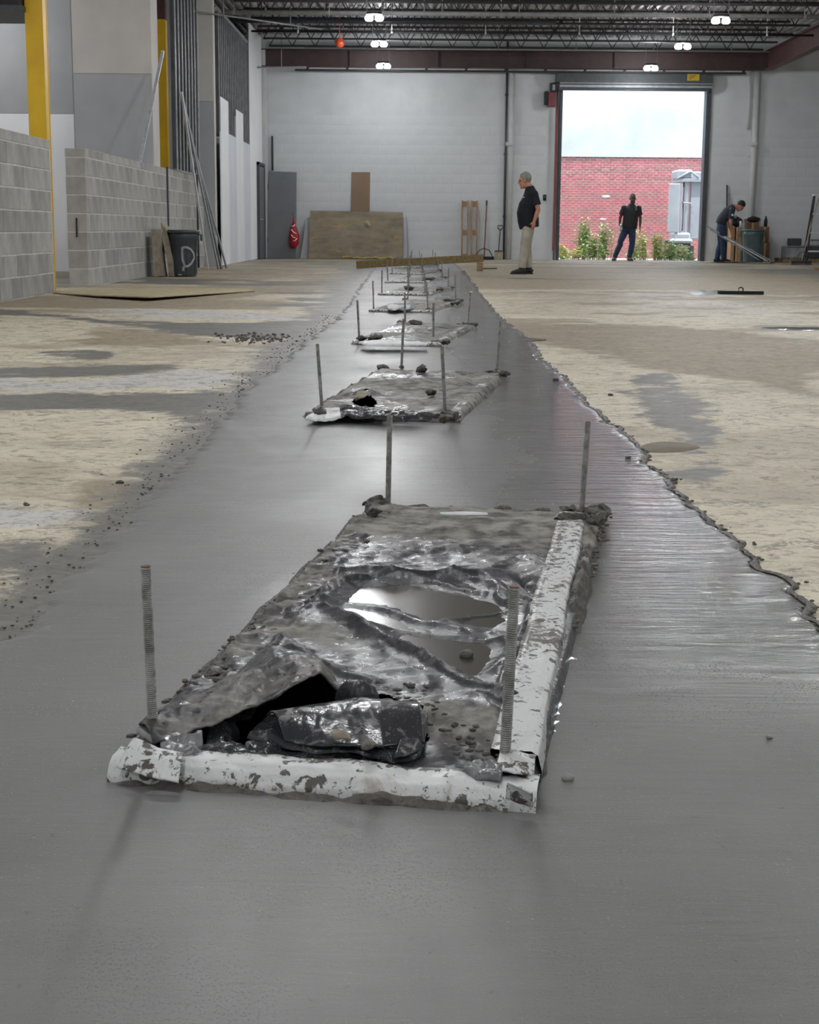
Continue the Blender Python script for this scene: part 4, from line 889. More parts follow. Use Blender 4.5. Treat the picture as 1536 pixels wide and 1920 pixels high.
# back edge: strip of white tape and debris at the right rod
ruled('tape_strip', [(825, 962, .055), (870, 961, .05), (915, 963, .055)], [(825, 966, .05), (870, 968, .045), (915, 967, .05)], 'whitep', T0, .001, 30, 4, 47, .001, label='white tape strip on the back edge')
def chunk(name, px, py, z, s, mat, parent, seed, sub=3, amp=.012):
    c = G(px, py, z); bm = BM(); bmesh.ops.create_icosphere(bm, subdivisions=sub, radius=1, matrix=Matrix.Translation(c) @ Matrix.Rotation(seed, 4, 'Z') @ Matrix.Diagonal((s[0], s[1], s[2], 1))); roughen(bm, amp, 60, seed); return mobj(name, bm, mat, parent, True)
for i, a in enumerate([(1075, 972, .05, (.05, .012, .012)), (1120, 975, .06, (.035, .02, .016)), (1128, 968, .065, (.02, .012, .012)), (1062, 970, .05, (.02, .012, .012)), (700, 960, .05, (.03, .018, .014)), (690, 955, .055, (.014, .012, .012))]): chunk('debris_lump', a[0], a[1], a[2], a[3], 'mud', T0, i)
chunk('mortar_lump', 876, 1228, .027, (.016, .013, .01), 'mud', T0, 5, 3, .004)
chunk('mortar_lump', 640, 1378, .078, (.013, .02, .005), 'conc', T0, 7, 3, .008); chunk('mortar_lump', 690, 1392, .075, (.03, .01, .004), 'mud', T0, 8, 3, .008)
patchobj('puddle', [(585, 1142), (660, 1088), (880, 1078), (985, 1130), (960, 1200), (930, 1275), (850, 1262), (720, 1190)], .0235, 0, 'puddle', T0, 0, 0, rimdrop=0, label='flat muddy water lying on the plastic')
mm_ = 0
# mud lumps along the near form left rim (stuff)
bm = BM(); r_ = random.Random(3)
def lumps(bm, A, B, n, wd, r0, r1, z=.008):
    A = Vector(A); B = Vector(B); d = (B-A).normalized(); s = Vector((-d.y, d.x, 0))
    for i in range(n):
        p = A.lerp(B, r_.random()) + s*r_.gauss(0, wd); r = r_.uniform(r0, r1)
        bmesh.ops.create_icosphere(bm, subdivisions=1, radius=r, matrix=Matrix.Translation((p.x, p.y, z)) @ Matrix.Rotation(r_.uniform(0, 3), 4, 'Z') @ Matrix.Diagonal((1.3, r_.uniform(.6, 1), r_.uniform(.4, .7), 1)))
fl, fr, br, bl_ = [Vector((p[0], p[1], 0)) for p in Q1]
lumps(bm, fl+Vector((.05, .1, 0)), bl_+Vector((.04, -.1, 0)), 260, .018, .003, .009, .034); lumps(bm, fr+Vector((.012, .3, 0)), br, 160, .010, .003, .010, .022); lumps(bm, fl, fr, 60, .006, .002, .005, .010)
lumps(bm, fr+Vector((-.05, .08, 0)), fr+Vector((-.2, .5, 0)), 60, .03, .003, .008, .042)
mobj('mud_crumbs', bm, 'mud', T0, True, kind='stuff')
# second form: dark flap over its hole
T1 = F_[1]
ruled('torn_flap', [(663, 750, .05), (668, 738, .06), (690, 734, .06)], [(668, 752, .05), (682, 744, .085), (696, 742, .05)], 'sheet', T1, .01, 24, 10, 5, .004)
ruled('white_tape_patch', [(664, 748, .075), (670, 735, .08), (690, 733, .08)], [(672, 749, .07), (682, 747, .085), (692, 740, .08)], 'conc', T1, .004, 16, 8, 5, .002)
patchobj('plastic_fold', [(636, 762), (660, 768), (760, 776), (830, 780), (760, 785), (640, 778)], .045, .012, 'shiny', T1, 51, .012)
patchobj('plastic_fold', [(572, 783), (600, 770), (640, 764), (640, 782), (600, 786)], .036, .004, 'tape', T1, 52, .008)
for i, a in enumerate([(838, 784, .05, (.03, .02, .014)), (850, 780, .05, (.03, .02, .012)), (944, 700, .05, (.03, .02, .014)), (790, 692, .055, (.03, .02, .02)), (808, 737, .05, (.03, .02, .015)), (600, 773, .05, (.04, .03, .02))]): chunk('debris_lump', a[0], a[1], a[2], a[3], 'mud', T1, i, 2, .02)
for i, a in enumerate([(680, 634, .06, (.05, .025, .014)), (705, 632, .05, (.08, .03, .018)), (780, 605, .05, (.12, .03, .02)), (834, 641, .045, (.04, .04, .015))]): chunk('debris_lump', a[0], a[1], a[2], a[3], 'mud', F_[2], i, 2, .025)
patchobj('plastic_fold', [(672, 641), (700, 639), (800, 642), (800, 646), (690, 647)], .055, .01, 'whitep', F_[2], 53, .006)
patchobj('white_crumple', [(724, 574), (738, 573), (755, 577), (740, 581), (728, 579)], .05, .02, 'whitep', F_[3], 54, .012); patchobj('white_crumple', [(742, 574), (775, 573), (778, 579), (745, 580)], .045, .015, 'slat', F_[3], 55, .012)
for i, a in enumerate([(842, 563, .05, (.07, .04, .03)), (855, 567, .045, (.08, .04, .02))]): chunk('debris_lump', a[0], a[1], a[2], a[3], 'mud', F_[3], i, 2, .03)
for kk, a in ((5, (805, 522, .06, (.18, .05, .02))), (4, (826, 542, .07, (.07, .04, .02))), (4, (768, 540, .07, (.10, .04, .025)))): chunk('debris_lump', a[0], a[1], a[2], a[3], 'mud', F_[kk], 1, 2, .03)
# ---- threaded rods
def rodmesh():
    bm = BM(); pr = [(.0, 0)]; r0, r1, p = .0066, .0080, .0034; z = .0
    L = .345
    while z < L-.004: pr += [(r0, z), (r1, z+p*.35), (r1, z+p*.6)]; z += p
    pr += [(r0, L-.001), (.0, L)]; pr[0] = (.001, 0); pr[-1] = (.001, L); lathe(bm, (0, 0, 0), pr, 14); me = bpy.data.meshes.new('rod_shaft'); bm.to_mesh(me); bm.free(); me.materials.append(M['rod']); return me
RM = rodmesh()
bm = BM(); lathe(bm, (0, 0, .3445), [(.001, 0), (.0071, 0), (.0071, .0016), (.0055, .0026), (.001, .0026)], 14); CAPM = bpy.data.meshes.new('rod_end'); bm.to_mesh(CAPM); bm.free(); CAPM.materials.append(M['rust'])
bm = BM(); lathe(bm, (0, 0, .343), [(.001, 0), (.012, 0), (.014, .006), (.010, .012), (.001, .013)], 12); CAPW = bpy.data.meshes.new('rod_cap'); bm.to_mesh(CAPW); bm.free(); CAPW.materials.append(M['whitep'])
cor = ['front left', 'front right', 'back left', 'back right']
for k in range(9):
    for c in range(4):
        if k < 3: (bx, by), tp_ = RODS[k][c]; top = WY(tp_[0], tp_[1], by)
        else:
            dy = QUADS[k][0][1]-Q1[0][1]; (bx, by), _ = RODS[0][c]; by += dy + (.1 if c % 2 else 0); top = Vector((bx + random.uniform(-.022, .018), by, .31))
        base = Vector((bx, by, .02)); d = (top-base); base = base - d.normalized()*.055; d = top-base
        extra = ' with white tip' if (k, c) == (2, 3) else ''
        t = thing('threaded_rod', f'threaded steel rod{extra} at the {cor[c]} corner of the {ORD[k]} form', 'rod', base, 0, 'threaded anchor rods standing in the forms')
        t.rotation_euler = d.to_track_quat('Z', 'Y').to_euler(); sc = d.length/.347
        o = bpy.data.objects.new('rod_shaft', RM); COL.objects.link(o); o.parent = t; o.scale = (1.06 if k < 4 else 1.2, 1.06 if k < 4 else 1.2, sc)
        o = bpy.data.objects.new('rod_end', CAPM); COL.objects.link(o); o.parent = t; o.scale = (1.06, 1.06, sc)
        if (k, c) == (2, 3): o = bpy.data.objects.new('rod_cap', CAPW); COL.objects.link(o); o.parent = t; o.scale = (1, 1, sc)
        if k < 2:
            bm = BM(); ell(bm, (0, 0, 0), (.016, .015, .008), u=12, v=8); roughen(bm, .006, 70, k*4+c); q_ = mobj('mud_collar', bm, 'mud', t, True, shift=False); q_.location = (0, 0, .062)
# ---- mud crumbs along the strip edge, crumbs and stones on the floor
bm = BM(); yy_, xl_, xr_ = STRIPX
for i in range(520):
    y = 3+28*r_.random()**2; x = float(np.interp(y, yy_, xr_))+r_.gauss(.0, .012); r = r_.uniform(.0015, .0055)*(1+y*.05)
    bmesh.ops.create_icosphere(bm, subdivisions=1, radius=r, matrix=Matrix.Translation((x, y, .006)) @ Matrix.Rotation(r_.uniform(0, 3), 4, 'Z') @ Matrix.Diagonal((1.2, r_.uniform(.7, 1.6), r_.uniform(.5, .9), 1)))
for i in range(500):
    y = 2.6+12*r_.random()**2; x = float(np.interp(y, yy_, xl_))-abs(r_.gauss(.02, .09)); r = r_.uniform(.001, .0035)*(1+y*.06)
    bmesh.ops.create_icosphere(bm, subdivisions=1, radius=r, matrix=Matrix.Translation((x, y, .003)) @ Matrix.Diagonal((1.3, r_.uniform(.7, 1.3), r_.uniform(.4, .8), 1)))
o = mobj('mortar_crumbs', bm, 'mud', smooth=True); tag(o, 'crumbs of wet mortar scattered along both edges of the fresh concrete', 'crumbs', None, 'stuff')
bm = BM()
for i in range(190):
    c = G(480+r_.gauss(0, 38), 636+r_.gauss(0, 4.5)); bmesh.ops.create_icosphere(bm, subdivisions=1, radius=r_.uniform(.004, .013), matrix=Matrix.Translation((c.x, c.y, .008)) @ Matrix.Diagonal((1.2, r_.uniform(.7, 1.3), r_.uniform(.4, .9), 1)))
o = mobj('rubble_scatter', bm, 'mud'); tag(o, 'scatter of dark rubble crumbs on the slab left of the fresh concrete', 'rubble', None, 'stuff')
for i, (px_, py_, s, lb) in enumerate([(225, 906, .017, 'small dark stone on the cream slab at the left'), (50, 948, .016, 'small grey lump near the left edge of the slab'), (1145, 742, .02, 'small dark pebble on the slab right of the second form'), (1042, 716, .024, 'dark crumb on the wet concrete right of the second form'), (1178, 863, .018, 'dark crumb on the wet concrete near its right edge'), (1065, 1471, .012, 'small pale lump in the wet concrete in front of the nearest form'), (1442, 1392, .010, 'small pale lump in the wet concrete far right of the nearest form')]):
    c = G(px_, py_); bm = BM(); bmesh.ops.create_icosphere(bm, subdivisions=2, radius=s*.62); bmesh.ops.scale(bm, vec=(1.2, .9, .6), verts=bm.verts[:]); roughen(bm, .004, 60, i); o = mobj('stone', bm, 'mud' if i < 5 else 'gravel', smooth=True); o.location = (c.x, c.y, s*.25 + (.007 if i > 2 else 0)); tag(o, lb, 'stone')

# dark irregular lip where the fresh concrete meets the old slab on the right
yl_ = np.concatenate([np.arange(1.2, 8, .012), np.arange(8, 30, .035)]); xe = np.interp(yl_, STRIPX[0], STRIPX[2]); wv_ = .003+.014*vn(yl_*16, yl_*0, 5)*(1+yl_*.04)
prl = [(-.010, .0075), (-.002, .010), (.5, .008), (.9, .004), (1.0, -.001)]
LX = np.stack([xe + (a_ if a_ < .2 else a_*wv_) for a_, _ in prl], 1); LZ = np.stack([z_ + (fbm(yl_*40, yl_*0+i, 6)-.5)*.007*(0 < i < 4) for i, (_, z_) in enumerate(prl)], 1)
o = mobj('mortar_lip', grid('mortar_lip', LX, yl_[:, None].repeat(5, 1), LZ), 'mud', kind='structure', label='dark ragged mortar lip along the right edge of the fresh concrete')
# ================================================================ LEFT SIDE THINGS
def prism(name, outline, Y, d, mat, label=None, cat=None, parent=None, lean=0., z0=None, amp=0, bev=.004):
    P = [WY(a, b, Y) for a, b in outline]; bm = BM()
    if z0 is not None:
        mz = min(p.z for p in P)
        for p in P: p.z += z0-mz
    zm = max(p.z for p in P)
    f = [bm.verts.new((p.x, Y+lean*max(p.z, 0)/zm, p.z)) for p in P]; b = [bm.verts.new((p.x, Y+d+lean*max(p.z, 0)/zm, p.z)) for p in P]
    bm.faces.new(f); bm.faces.new(b[::-1]); n = len(f)
    for i in range(n): bm.faces.new((f[i], b[i], b[(i+1) % n], f[(i+1) % n]))
    if bev: bevel(bm, bev)
    if amp: bmesh.ops.subdivide_edges(bm, edges=bm.edges[:], cuts=3, use_grid_fill=True); roughen(bm, amp, 9, 3)
    o = mobj(name, bm, mat, parent)
    if parent is None:
        c = sum(P, Vector())/len(P); selfloc(o, (c.x, Y+d/2, min(p.z for p in P))); tag(o, label, cat)
    return o
prism('concrete_slab', [(284, 431), (301, 432), (299, 470), (305, 520), (290, 521), (286, 480)], 25.7, .5, 'conc', 'upright broken concrete slab, left of the two against the block wall', 'slab', z0=0, amp=.012)
prism('concrete_slab', [(301, 419), (311, 430), (320, 470), (331, 512), (328, 521), (316, 519), (314, 490), (303, 450)], 25.95, .45, 'conc', 'tilted concrete slab between the upright slab and the grey bin', 'slab', z0=0, amp=.012)
prism('black_panel', [(281.5, 446), (287, 441), (289, 519), (282, 519)], 26.6, .2, 'black', 'black panel standing behind the upright concrete slab', 'panel', z0=0)
# bins
def bin_(name, cx, cy, r0, r1, h, mat, label, handles=True, ribs=8, lid=None):
    t = thing(name, label, 'bin', (cx, cy, 0)); c = (cx, cy, 0)
    bm = BM(); lathe(bm, c, [(.01, .01), (r0, .01), (r0+.006, .03), (lerp(r0, r1, .5), h*.5), (lerp(r0, r1, .82), h*.80), (r1+.004, h*.82), (r1+.008, h*.93), (r1-.012, h*.94), (r0*.9, .05), (.01, .04)], 32); mobj('bin_body', bm, mat, t, True)
    bm = BM(); lathe(bm, c, [(r1-.01, h*.93), (r1+.028, h*.93), (r1+.032, h*.965), (r1+.02, h), (r1-.012, h), (r1-.012, h*.94)], 32); mobj('rim', bm, mat, t, True)
    for k in range(ribs):
        a = 2*math.pi*(k+.5)/ribs; bm = BM(); bar(bm, (cx+math.cos(a)*(r0+.008), cy+math.sin(a)*(r0+.008), .05), (cx+math.cos(a)*(lerp(r0, r1, .8)+.004), cy+math.sin(a)*(lerp(r0, r1, .8)+.004), h*.78), .02, .016, up=(math.cos(a), math.sin(a), 0)); mobj('rib', bm, mat, t)
    for s in (-1, 1):
        bm = BM(); x = cx+s*(r1+.04); tube(bm, [(cx+s*(r1), cy-.07, h*.9), (x+s*.01, cy-.06, h*.90), (x+s*.015, cy-.05, h*.78), (x+s*.015, cy+.05, h*.78), (x+s*.01, cy+.06, h*.90), (cx+s*r1, cy+.07, h*.9)], .013, 8); mobj('handle', bm, mat, t, True)
    return t
bc = G(346, 519); by = 26.1; bcx = WY(346, 519, by).x; hb = WY(346, 431, by).z
tb = bin_('rubbish_bin', bcx, by, .205, .245, hb, 'plasticgrey', 'dark grey rubbish bin with a letter D sprayed on it beside the block wall')
def onbin(px, py, off=.014):
    p = WY(px, py, by-.22); f = min(max(p.z/hb/.8, 0), 1); r = lerp(.205, .245, f*.9)+off; dx = max(-r*.98, min(r*.98, p.x-bcx)); return Vector((bcx+dx, by-math.sqrt(r*r-dx*dx), p.z))
def D(name, pts, rad):
    bm = BM(); P = []
    for i in range(len(pts)-1):
        for k in range(5): P.append((lerp(pts[i][0], pts[i+1][0], k/5), lerp(pts[i][1], pts[i+1][1], k/5)))
    P.append(pts[-1]); PP = [onbin(*q) for q in P]
    V = []
    for i, p in enumerate(PP):
        q = PP[min(i+1, len(PP)-1)]-PP[max(i-1, 0)]; q.normalize(); nrm = Vector((p.x-bcx, p.y-by, 0)).normalized(); s = q.cross(nrm)*rad
        V.append([bm.verts.new(p+s), bm.verts.new(p-s), bm.verts.new(p-s+nrm*.003), bm.verts.new(p+s+nrm*.003)])
    for i in range(len(V)-1):
        for k in range(4): bm.faces.new((V[i][k], V[i][(k+1) % 4], V[i+1][(k+1) % 4], V[i+1][k]))
    return mobj(name, bm, 'spray', tb)
D('sprayed_letter', [(342.5, 463), (342, 475), (343, 488), (347, 499), (352, 499.5), (358, 494), (363, 484), (362, 475), (357, 467), (350, 463.5), (342.5, 464)], .018).data.name = 'letter_d'
D('paint_run', [(347, 499), (344, 502), (344, 508)], .02); D('paint_dot', [(367.5, 475), (367.5, 480)], .016); D('bin_label', [(334, 515), (341, 515)], .012)
# warped sheet lying on the slab
def slabsheet():
    A = [(100, 549, .012), (180, 554, .03), (280, 557, .05), (380, 551, .03), (478, 545, .012)]; B = [(110, 544, .01), (190, 541, .012), (300, 540, .012), (400, 540, .012), (470, 541.5, .010)]
    o = ruled('warped_sheet', A, B, 'tan', None, .0, 60, 14, 3, .002); m = o.modifiers[0]; m.thickness = .012; c = G(290, 549); c.z = 0; selfloc(o, c); tag(o, 'thin warped tan sheet lying on the slab in front of the long block wall', 'sheet')
slabsheet()
# leaning lengths of steel
def lean(name, p0, p1, w_, label, mat='galv', cat='pole', grp=None, ch=False):
    t = thing(name, label, cat, p0, 0, grp); bm = BM(); p0 = Vector(p0); p1 = Vector(p1)
    bar(bm, p0, p1, w_, .004); d = (p1-p0).normalized(); s = d.cross(Vector((0, 0, 1))).normalized(); u = s.cross(d).normalized()
    for k in (-1, 1): bar(bm, p0+s*k*w_/2-u*.012, p1+s*k*w_/2-u*.012, .003, .026)
    mobj('channel', bm, mat, t); bm = BM(); box(bm, p1-d*.01, (w_*.9, w_*.5, .02)); mobj('end_flange', bm, mat, t); return t
q0 = WX(262, 312, -4.60); q0.z = 1.89; q1 = WY(305, 95, 27.35); lean('metal_stud', q0, q1, .05, 'lone silver steel stud standing on the block wall and leaning to the right')
lb = [(391, 505, 341, 172, 'lightest steel stud leaning from the floor against the stud wall', 'whitep', .04), (411, 505, 343, 182, 'grey steel stud leaning right beside the lightest one', 'galv', .05), (416, 504, 347, 200, 'dull steel stud in the middle of the leaning bunch', 'stud', .05), (426, 503, 352, 230, 'outermost steel stud of the leaning bunch by the white boards', 'galv', .035)]
for (a, b, c, d, l_, mt, w_) in lb:
    p0 = G(a, b); p0 = WY(a, b, min(p0.y, 32.5)); p0.z = 0; lean('metal_stud', p0, WX(c, d, -4.50), w_, l_, mt, grp='steel studs leaning by the far pier')
pp = WX(314, 330, -4.485); t = thing('wall_conduit', 'thin dark conduit running down the long block wall above the bin', 'pipe', (pp.x, pp.y, 0)); bm = BM(); tube(bm, [(pp.x, pp.y, .0), (pp.x, pp.y, 1.9)], .018, 8); mobj('pipe_run', bm, 'frame', t, True)
pp = WX(371, 400, -4.5); t = thing('wall_conduit', 'thin dark upright bar at the right end of the short block wall', 'pipe', (pp.x, pp.y, 0)); bm = BM(); tube(bm, [(pp.x, pp.y, 0), (pp.x, pp.y, 1.9)], .02, 8); mobj('pipe_run', bm, 'frame', t, True)
# leaning grey door slab, red bag
t = thing('loose_door', 'grey steel door slab leaning on the back wall near the left corner', 'door', WY(528, 480, WALLY-.3)); 
prism('door_slab', [(501, 322), (554, 324), (555, 486), (501, 486)], WALLY-.62, .05, 'greypaint', parent=t, lean=.4, z0=0)
px_box('hinge', 'frame', t, 500.5, 345, 502.5, 355, WALLY-.3, .03, 0); px_box('hinge', 'frame', t, 500.5, 445, 502.5, 455, WALLY-.55, .03, 0)
t = thing('red_bag', 'red sack with white stripes hanging beside the leaning grey door', 'bag', WY(551, 440, WALLY-.65))
c = WY(551, 442, WALLY-.72); bm = BM(); loft(bm, [(c.x, c.y, c.z+.50), (c.x, c.y, c.z+.36), (c.x, c.y, c.z+.22), (c.x+.01, c.y, c.z+.02), (c.x, c.y, c.z-.22), (c.x-.01, c.y, c.z-.34)], [.02, .03, .10, .15, .13, .04], [.02, .03, .07, .10, .09, .04], (1, 0, 0), 16); roughen(bm, .03, 6, 2); mobj('sack', bm, 'red', t, True)
for i, (a, b) in enumerate([((546, 430), (556, 438)), ((546, 440), (554, 446)), ((549, 452), (557, 447)), ((547, 424), (553, 421))]):
    bm = BM(); A = WY(a[0], a[1], c.y-.105); B = WY(b[0], b[1], c.y-.105); tube(bm, [A, (A+B)/2-Vector((0, .02, .03)), B], .014, 6); mobj('white_stripe', bm, 'whitep', t, True)
bm = BM(); tube(bm, [(c.x, c.y, c.z+.48), (c.x-.02, c.y+.1, c.z+.62)], .008, 6); mobj('cord', bm, 'black', t)
# plywood sheets and hardboard
prism('grey_sheet', [(573, 413), (762, 412), (764, 489), (563, 489)], WALLY-.5, .02, 'dry_grey', 'grey sheet leaning mostly hidden behind the big plywood', 'board', lean=.33, z0=0)
prism('hardboard', [(659, 327), (694, 327), (692, 489), (657, 489)], WALLY-.16, .01, 'hardboard', 'tall narrow brown board rising behind the big plywood', 'board', lean=.10, z0=0)
prism('plywood_sheet', [(580, 399), (755, 402), (756, 489), (578, 489)], WALLY-.66, .022, 'ply', 'large dusty plywood sheet leaning on its long edge at the back wall', 'board', lean=.4, z0=0)
c = WY(690, 418, WALLY-.36); bm = BM(); bmesh.ops.create_icosphere(bm, subdivisions=3, radius=.10); bmesh.ops.scale(bm, vec=(1, .12, 1), verts=bm.verts[:]); roughen(bm, .05, 12, 3); o = mobj('plaster_splat', bm, 'tan'); o.location = (c.x, WALLY-.42, c.z); tag(o, 'dried tan splat stuck on the upper part of the big plywood', 'splat')
bm = BM(); c = G(690, 490); c = WY(690, 487, 42.2); r_ = random.Random(5)
pts = [Vector((c.x-.7+.1*i, 42.2+r_.uniform(-.12, .12), .02+r_.uniform(0, .05))) for i in range(15)]; tube(bm, pts, .018, 6); o = mobj('yellow_tape', bm, 'yellowtape'); selfloc(o, pts[7]); tag(o, 'crumpled yellow tape lying in front of the big plywood', 'tape')
# pallets on end
def pal(x0, x1, lb):
    t = thing('narrow_pallet', lb, 'pallet', WY((x0+x1)/2, 487, WALLY-.3), 0, 'narrow pallets on end by the wall'); t.location.z = 0
    A = WY(x0, 376, WALLY-.5); B = WY(x1, 376, WALLY-.5); z1 = A.z; w_ = B.x-A.x; yy0 = WALLY-.45
    for s in (0, 1):
        xx = A.x+.025 if s == 0 else B.x-.025; bm = BM(); bar(bm, (xx, yy0, 0), (xx, yy0+.22, z1), .04, .09, up=(0, 1, 0)); bevel(bm, .003); mobj('rail', bm, 'wood', t)
    for z in (.08, z1*.46, z1-.09):
        bm = BM(); box(bm, ((A.x+B.x)/2, yy0+.22*z/z1, z), (w_-.09, .085, .15)); bevel(bm, .004); mobj('spacer_block', bm, 'wood', t)
pal(866, 880, 'narrow wooden pallet on end, left of the pair on the back wall'); pal(884, 897, 'narrow wooden pallet on end, right of the pair, next to the red handled broom')
# broom, shovel, sticks
def tool(name, label, cat, p0, p1, r, mat): t = thing(name, label, cat, p0); bm = BM(); tube(bm, [p0, p1], r, 8); mobj('shaft', bm, mat, t, True); return t
yb = WALLY-.5; p0 = WY(908, 478, yb); p0.z = .08; p1 = WY(913, 376, WALLY-.12); t = tool('floor_broom', 'broom with a dark red handle leaning on the back wall', 'broom', p0, p1, .016, 'brass')
bm = BM(); bbox(bm, (p0.x-.28, yb-.05, .0), (p0.x+.28, yb+.03, .09)); bevel(bm, .01); mobj('broom_head', bm, 'black', t)
bm = BM(); tube(bm, [(p0.x-.24, yb, .08), (p0.x-.16, yb, .24), (p0.x-.02, yb, .32), (p0.x+.14, yb, .26), (p0.x+.24, yb, .08)], .012, 8); mobj('brace', bm, 'black', t, True)
bm = BM(); tube(bm, [p1-(p1-p0).normalized()*.14, p1], .02, 8); mobj('grip', bm, 'black', t, True)
p0 = WY(935, 480, yb); p0.z = .25; p1 = WY(938, 432, WALLY-.15); t = tool('shovel', 'short shovel with a black grip leaning beside the white wall pipe', 'shovel', p0, p1, .015, 'frame')
bm = BM(); tube(bm, [p1, p1+Vector((-.07, 0, .07)), p1+Vector((-.07, 0, .13)), p1+Vector((.07, 0, .13)), p1+Vector((.07, 0, .07)), p1], .014, 8); mobj('grip', bm, 'black', t, True)
bm = BM(); bbox(bm, (p0.x-.12, yb-.06, .0), (p0.x+.12, yb-.045, .26)); bbox(bm, (p0.x-.12, yb-.06, .23), (p0.x+.12, yb-.01, .26)); bevel(bm, .004); mobj('blade', bm, 'conc', t)
# timber beam on a block
A = WY(670, 497, 32.4); B = WY(905, 484, 31.0); A.z = .075
t = thing('timber_beam', 'long wooden beam lying across the wet strip with its right end raised on a block', 'beam', (A.x, A.y, 0))
bm = BM(); bar(bm, A, B, .09, .15); bevel(bm, .005); mobj('beam', bm, 'lumber', t)
c = WY(900, 500, 31.0); bm = BM(); bbox(bm, (c.x-.06, 30.93, 0), (c.x+.06, 31.1, B.z-.085)); bevel(bm, .005); o = mobj('support_block', bm, 'wood'); selfloc(o, (c.x, 31.0, 0)); tag(o, 'small wood block propping up the right end of the long beam', 'block')
for (a, b, lb2) in ((928, 503, 'flat dark offcut on the slab right of the beam support'), (1000, 508, 'thin dark offcut on the slab between the beam and the standing man')):
    pass
c = G(915, 505); bm = BM(); bar(bm, (c.x-.15, c.y, .012), (c.x+.2, c.y+.3, .012), .03, .02); o = mobj('metal_offcut', bm, 'darksteel'); selfloc(o, c); tag(o, 'thin dark offcut on the slab right of the beam support', 'offcut')
# ================================================================ RIGHT SIDE THINGS
yb = 42.13
cx = WY(1412, 450, yb).x; hB = WY(1412, 429, yb-.3).z
bin_('rubbish_bin', cx, yb, .235, .29, hB, 'greenbin', 'blue green rubbish bin among cardboard boxes right of the bending man')
def cbox(x0, y0, x1, y1, yf, d, mat, label, z0=None, z1=None, flaps=False):
    A = WY(x0, y1, yf); B = WY(x1, y0, yf); a = A.z if z0 is None else z0; b = B.z if z1 is None else z1
    t = thing('cardboard_box', label, 'box', ((A.x+B.x)/2, yf+d/2, a), 0, 'cardboard boxes round the bin')
    bm = BM(); bbox(bm, (A.x, yf, a), (B.x, yf+d, b)); bevel(bm, .008); mobj('carton', bm, mat, t)
    bm = BM(); bbox(bm, ((A.x+B.x)/2-.025, yf-.003, a+.02), ((A.x+B.x)/2+.025, yf+.003, b-.01)); mobj('tape_strip', bm, 'tan', t)
    if flaps:
        for s in (-1, 1): bm = BM(); bar(bm, ((A.x+B.x)/2+s*(B.x-A.x)/2, yf+d/2, b), ((A.x+B.x)/2+s*((B.x-A.x)/2+.03), yf+d/2, b+.09), d*.9, .006); mobj('flap', bm, mat, t)
    return t, A.x, B.x, b
cbox(1369, 425, 1379, 489, 42.6, .5, 'cardboard', 'narrow pale carton standing right behind the bending man', 0)
cbox(1380, 426, 1393, 489, 42.5, .5, 'cardboard', 'light carton standing between the narrow carton and the bin', 0)
_, xa_, xb_, zt_ = cbox(1424, 455, 1444, 489, 42.62, .45, 'cardboard_dark', 'lower brown carton right of the bin', 0)
cbox(1424, 425, 1443, 455, 42.62, .45, 'cardboard_dark', 'upper brown carton right of the bin', zt_+.001)
cbox(1398, 417, 1423, 489, 42.83, .3, 'cardboard_dark', 'open brown carton rising behind the bin', 0, None, True)
def blob(name, px, py, Y, s, mat, label, cat, seed, z0=None, amp=.3):
    c = WY(px, py, Y); bm = BM(); bmesh.ops.create_icosphere(bm, subdivisions=4, radius=1, matrix=Matrix.Diagonal((s[0], s[1], s[2], 1))); roughen(bm, amp*min(s), 2.2/max(s), seed); o = mobj(name, bm, mat, smooth=True); o.location = c; tag(o, label, cat)
    return o
def bagt(px, py, Y, s, mat, label, seed, zb):
    c = WY(px, py, Y); t = thing('work_bag', label, 'bag', (c.x, Y, zb)); bm = BM(); bmesh.ops.create_icosphere(bm, subdivisions=4, radius=1, matrix=Matrix.Translation((c.x, Y, zb+s[2])) @ Matrix.Diagonal((s[0], s[1], s[2], 1))); roughen(bm, .3*min(s), 2.2/max(s), seed); mobj('bag_body', bm, mat, t, True)
    bm = BM(); tube(bm, [(c.x-s[0]*.6, Y-.05, zb+s[2]*1.6), (c.x-s[0]*.2, Y-.07, zb+s[2]*2.3), (c.x+s[0]*.5, Y-.05, zb+s[2]*1.8)], .014, 6); mobj('strap', bm, 'black', t, True)
zz1 = WY(1380, 425.5, 42.5).z
bagt(1381, 415, 42.75, (.17, .15, .13), 'black', 'black bag slumped on the pale cartons', 4, zz1+.002)
bagt(1413, 412, 43.0, (.2, .14, .07), 'black', 'flat black bag on the open carton behind the bin', 8, WY(1410, 417, 42.83).z+.002)
c = WY(1388, 410, 42.55); bm = BM(); tube(bm, [(c.x+.02, 42.52, zz1), (c.x+.02, 42.52, zz1+.16)], .035, 12); o = mobj('spray_can', bm, 'whitep', smooth=True); selfloc(o, (c.x+.02, 42.52, zz1)); tag(o, 'small white can standing on the light carton by the black bag', 'can')
zc = WY(1434, 425, 42.9).z; c = WY(1436, 420, 43.0); bm = BM(); lathe(bm, (0, 0, 0), [(.01, 0), (.05, 0), (.05, .18), (.022, .25), (.022, .29), (.01, .29)], 14); o = mobj('bottle', bm, 'black', smooth=True); o.location = (c.x, 43.0, zc); tag(o, 'black bottle standing on the upper brown carton', 'bottle')
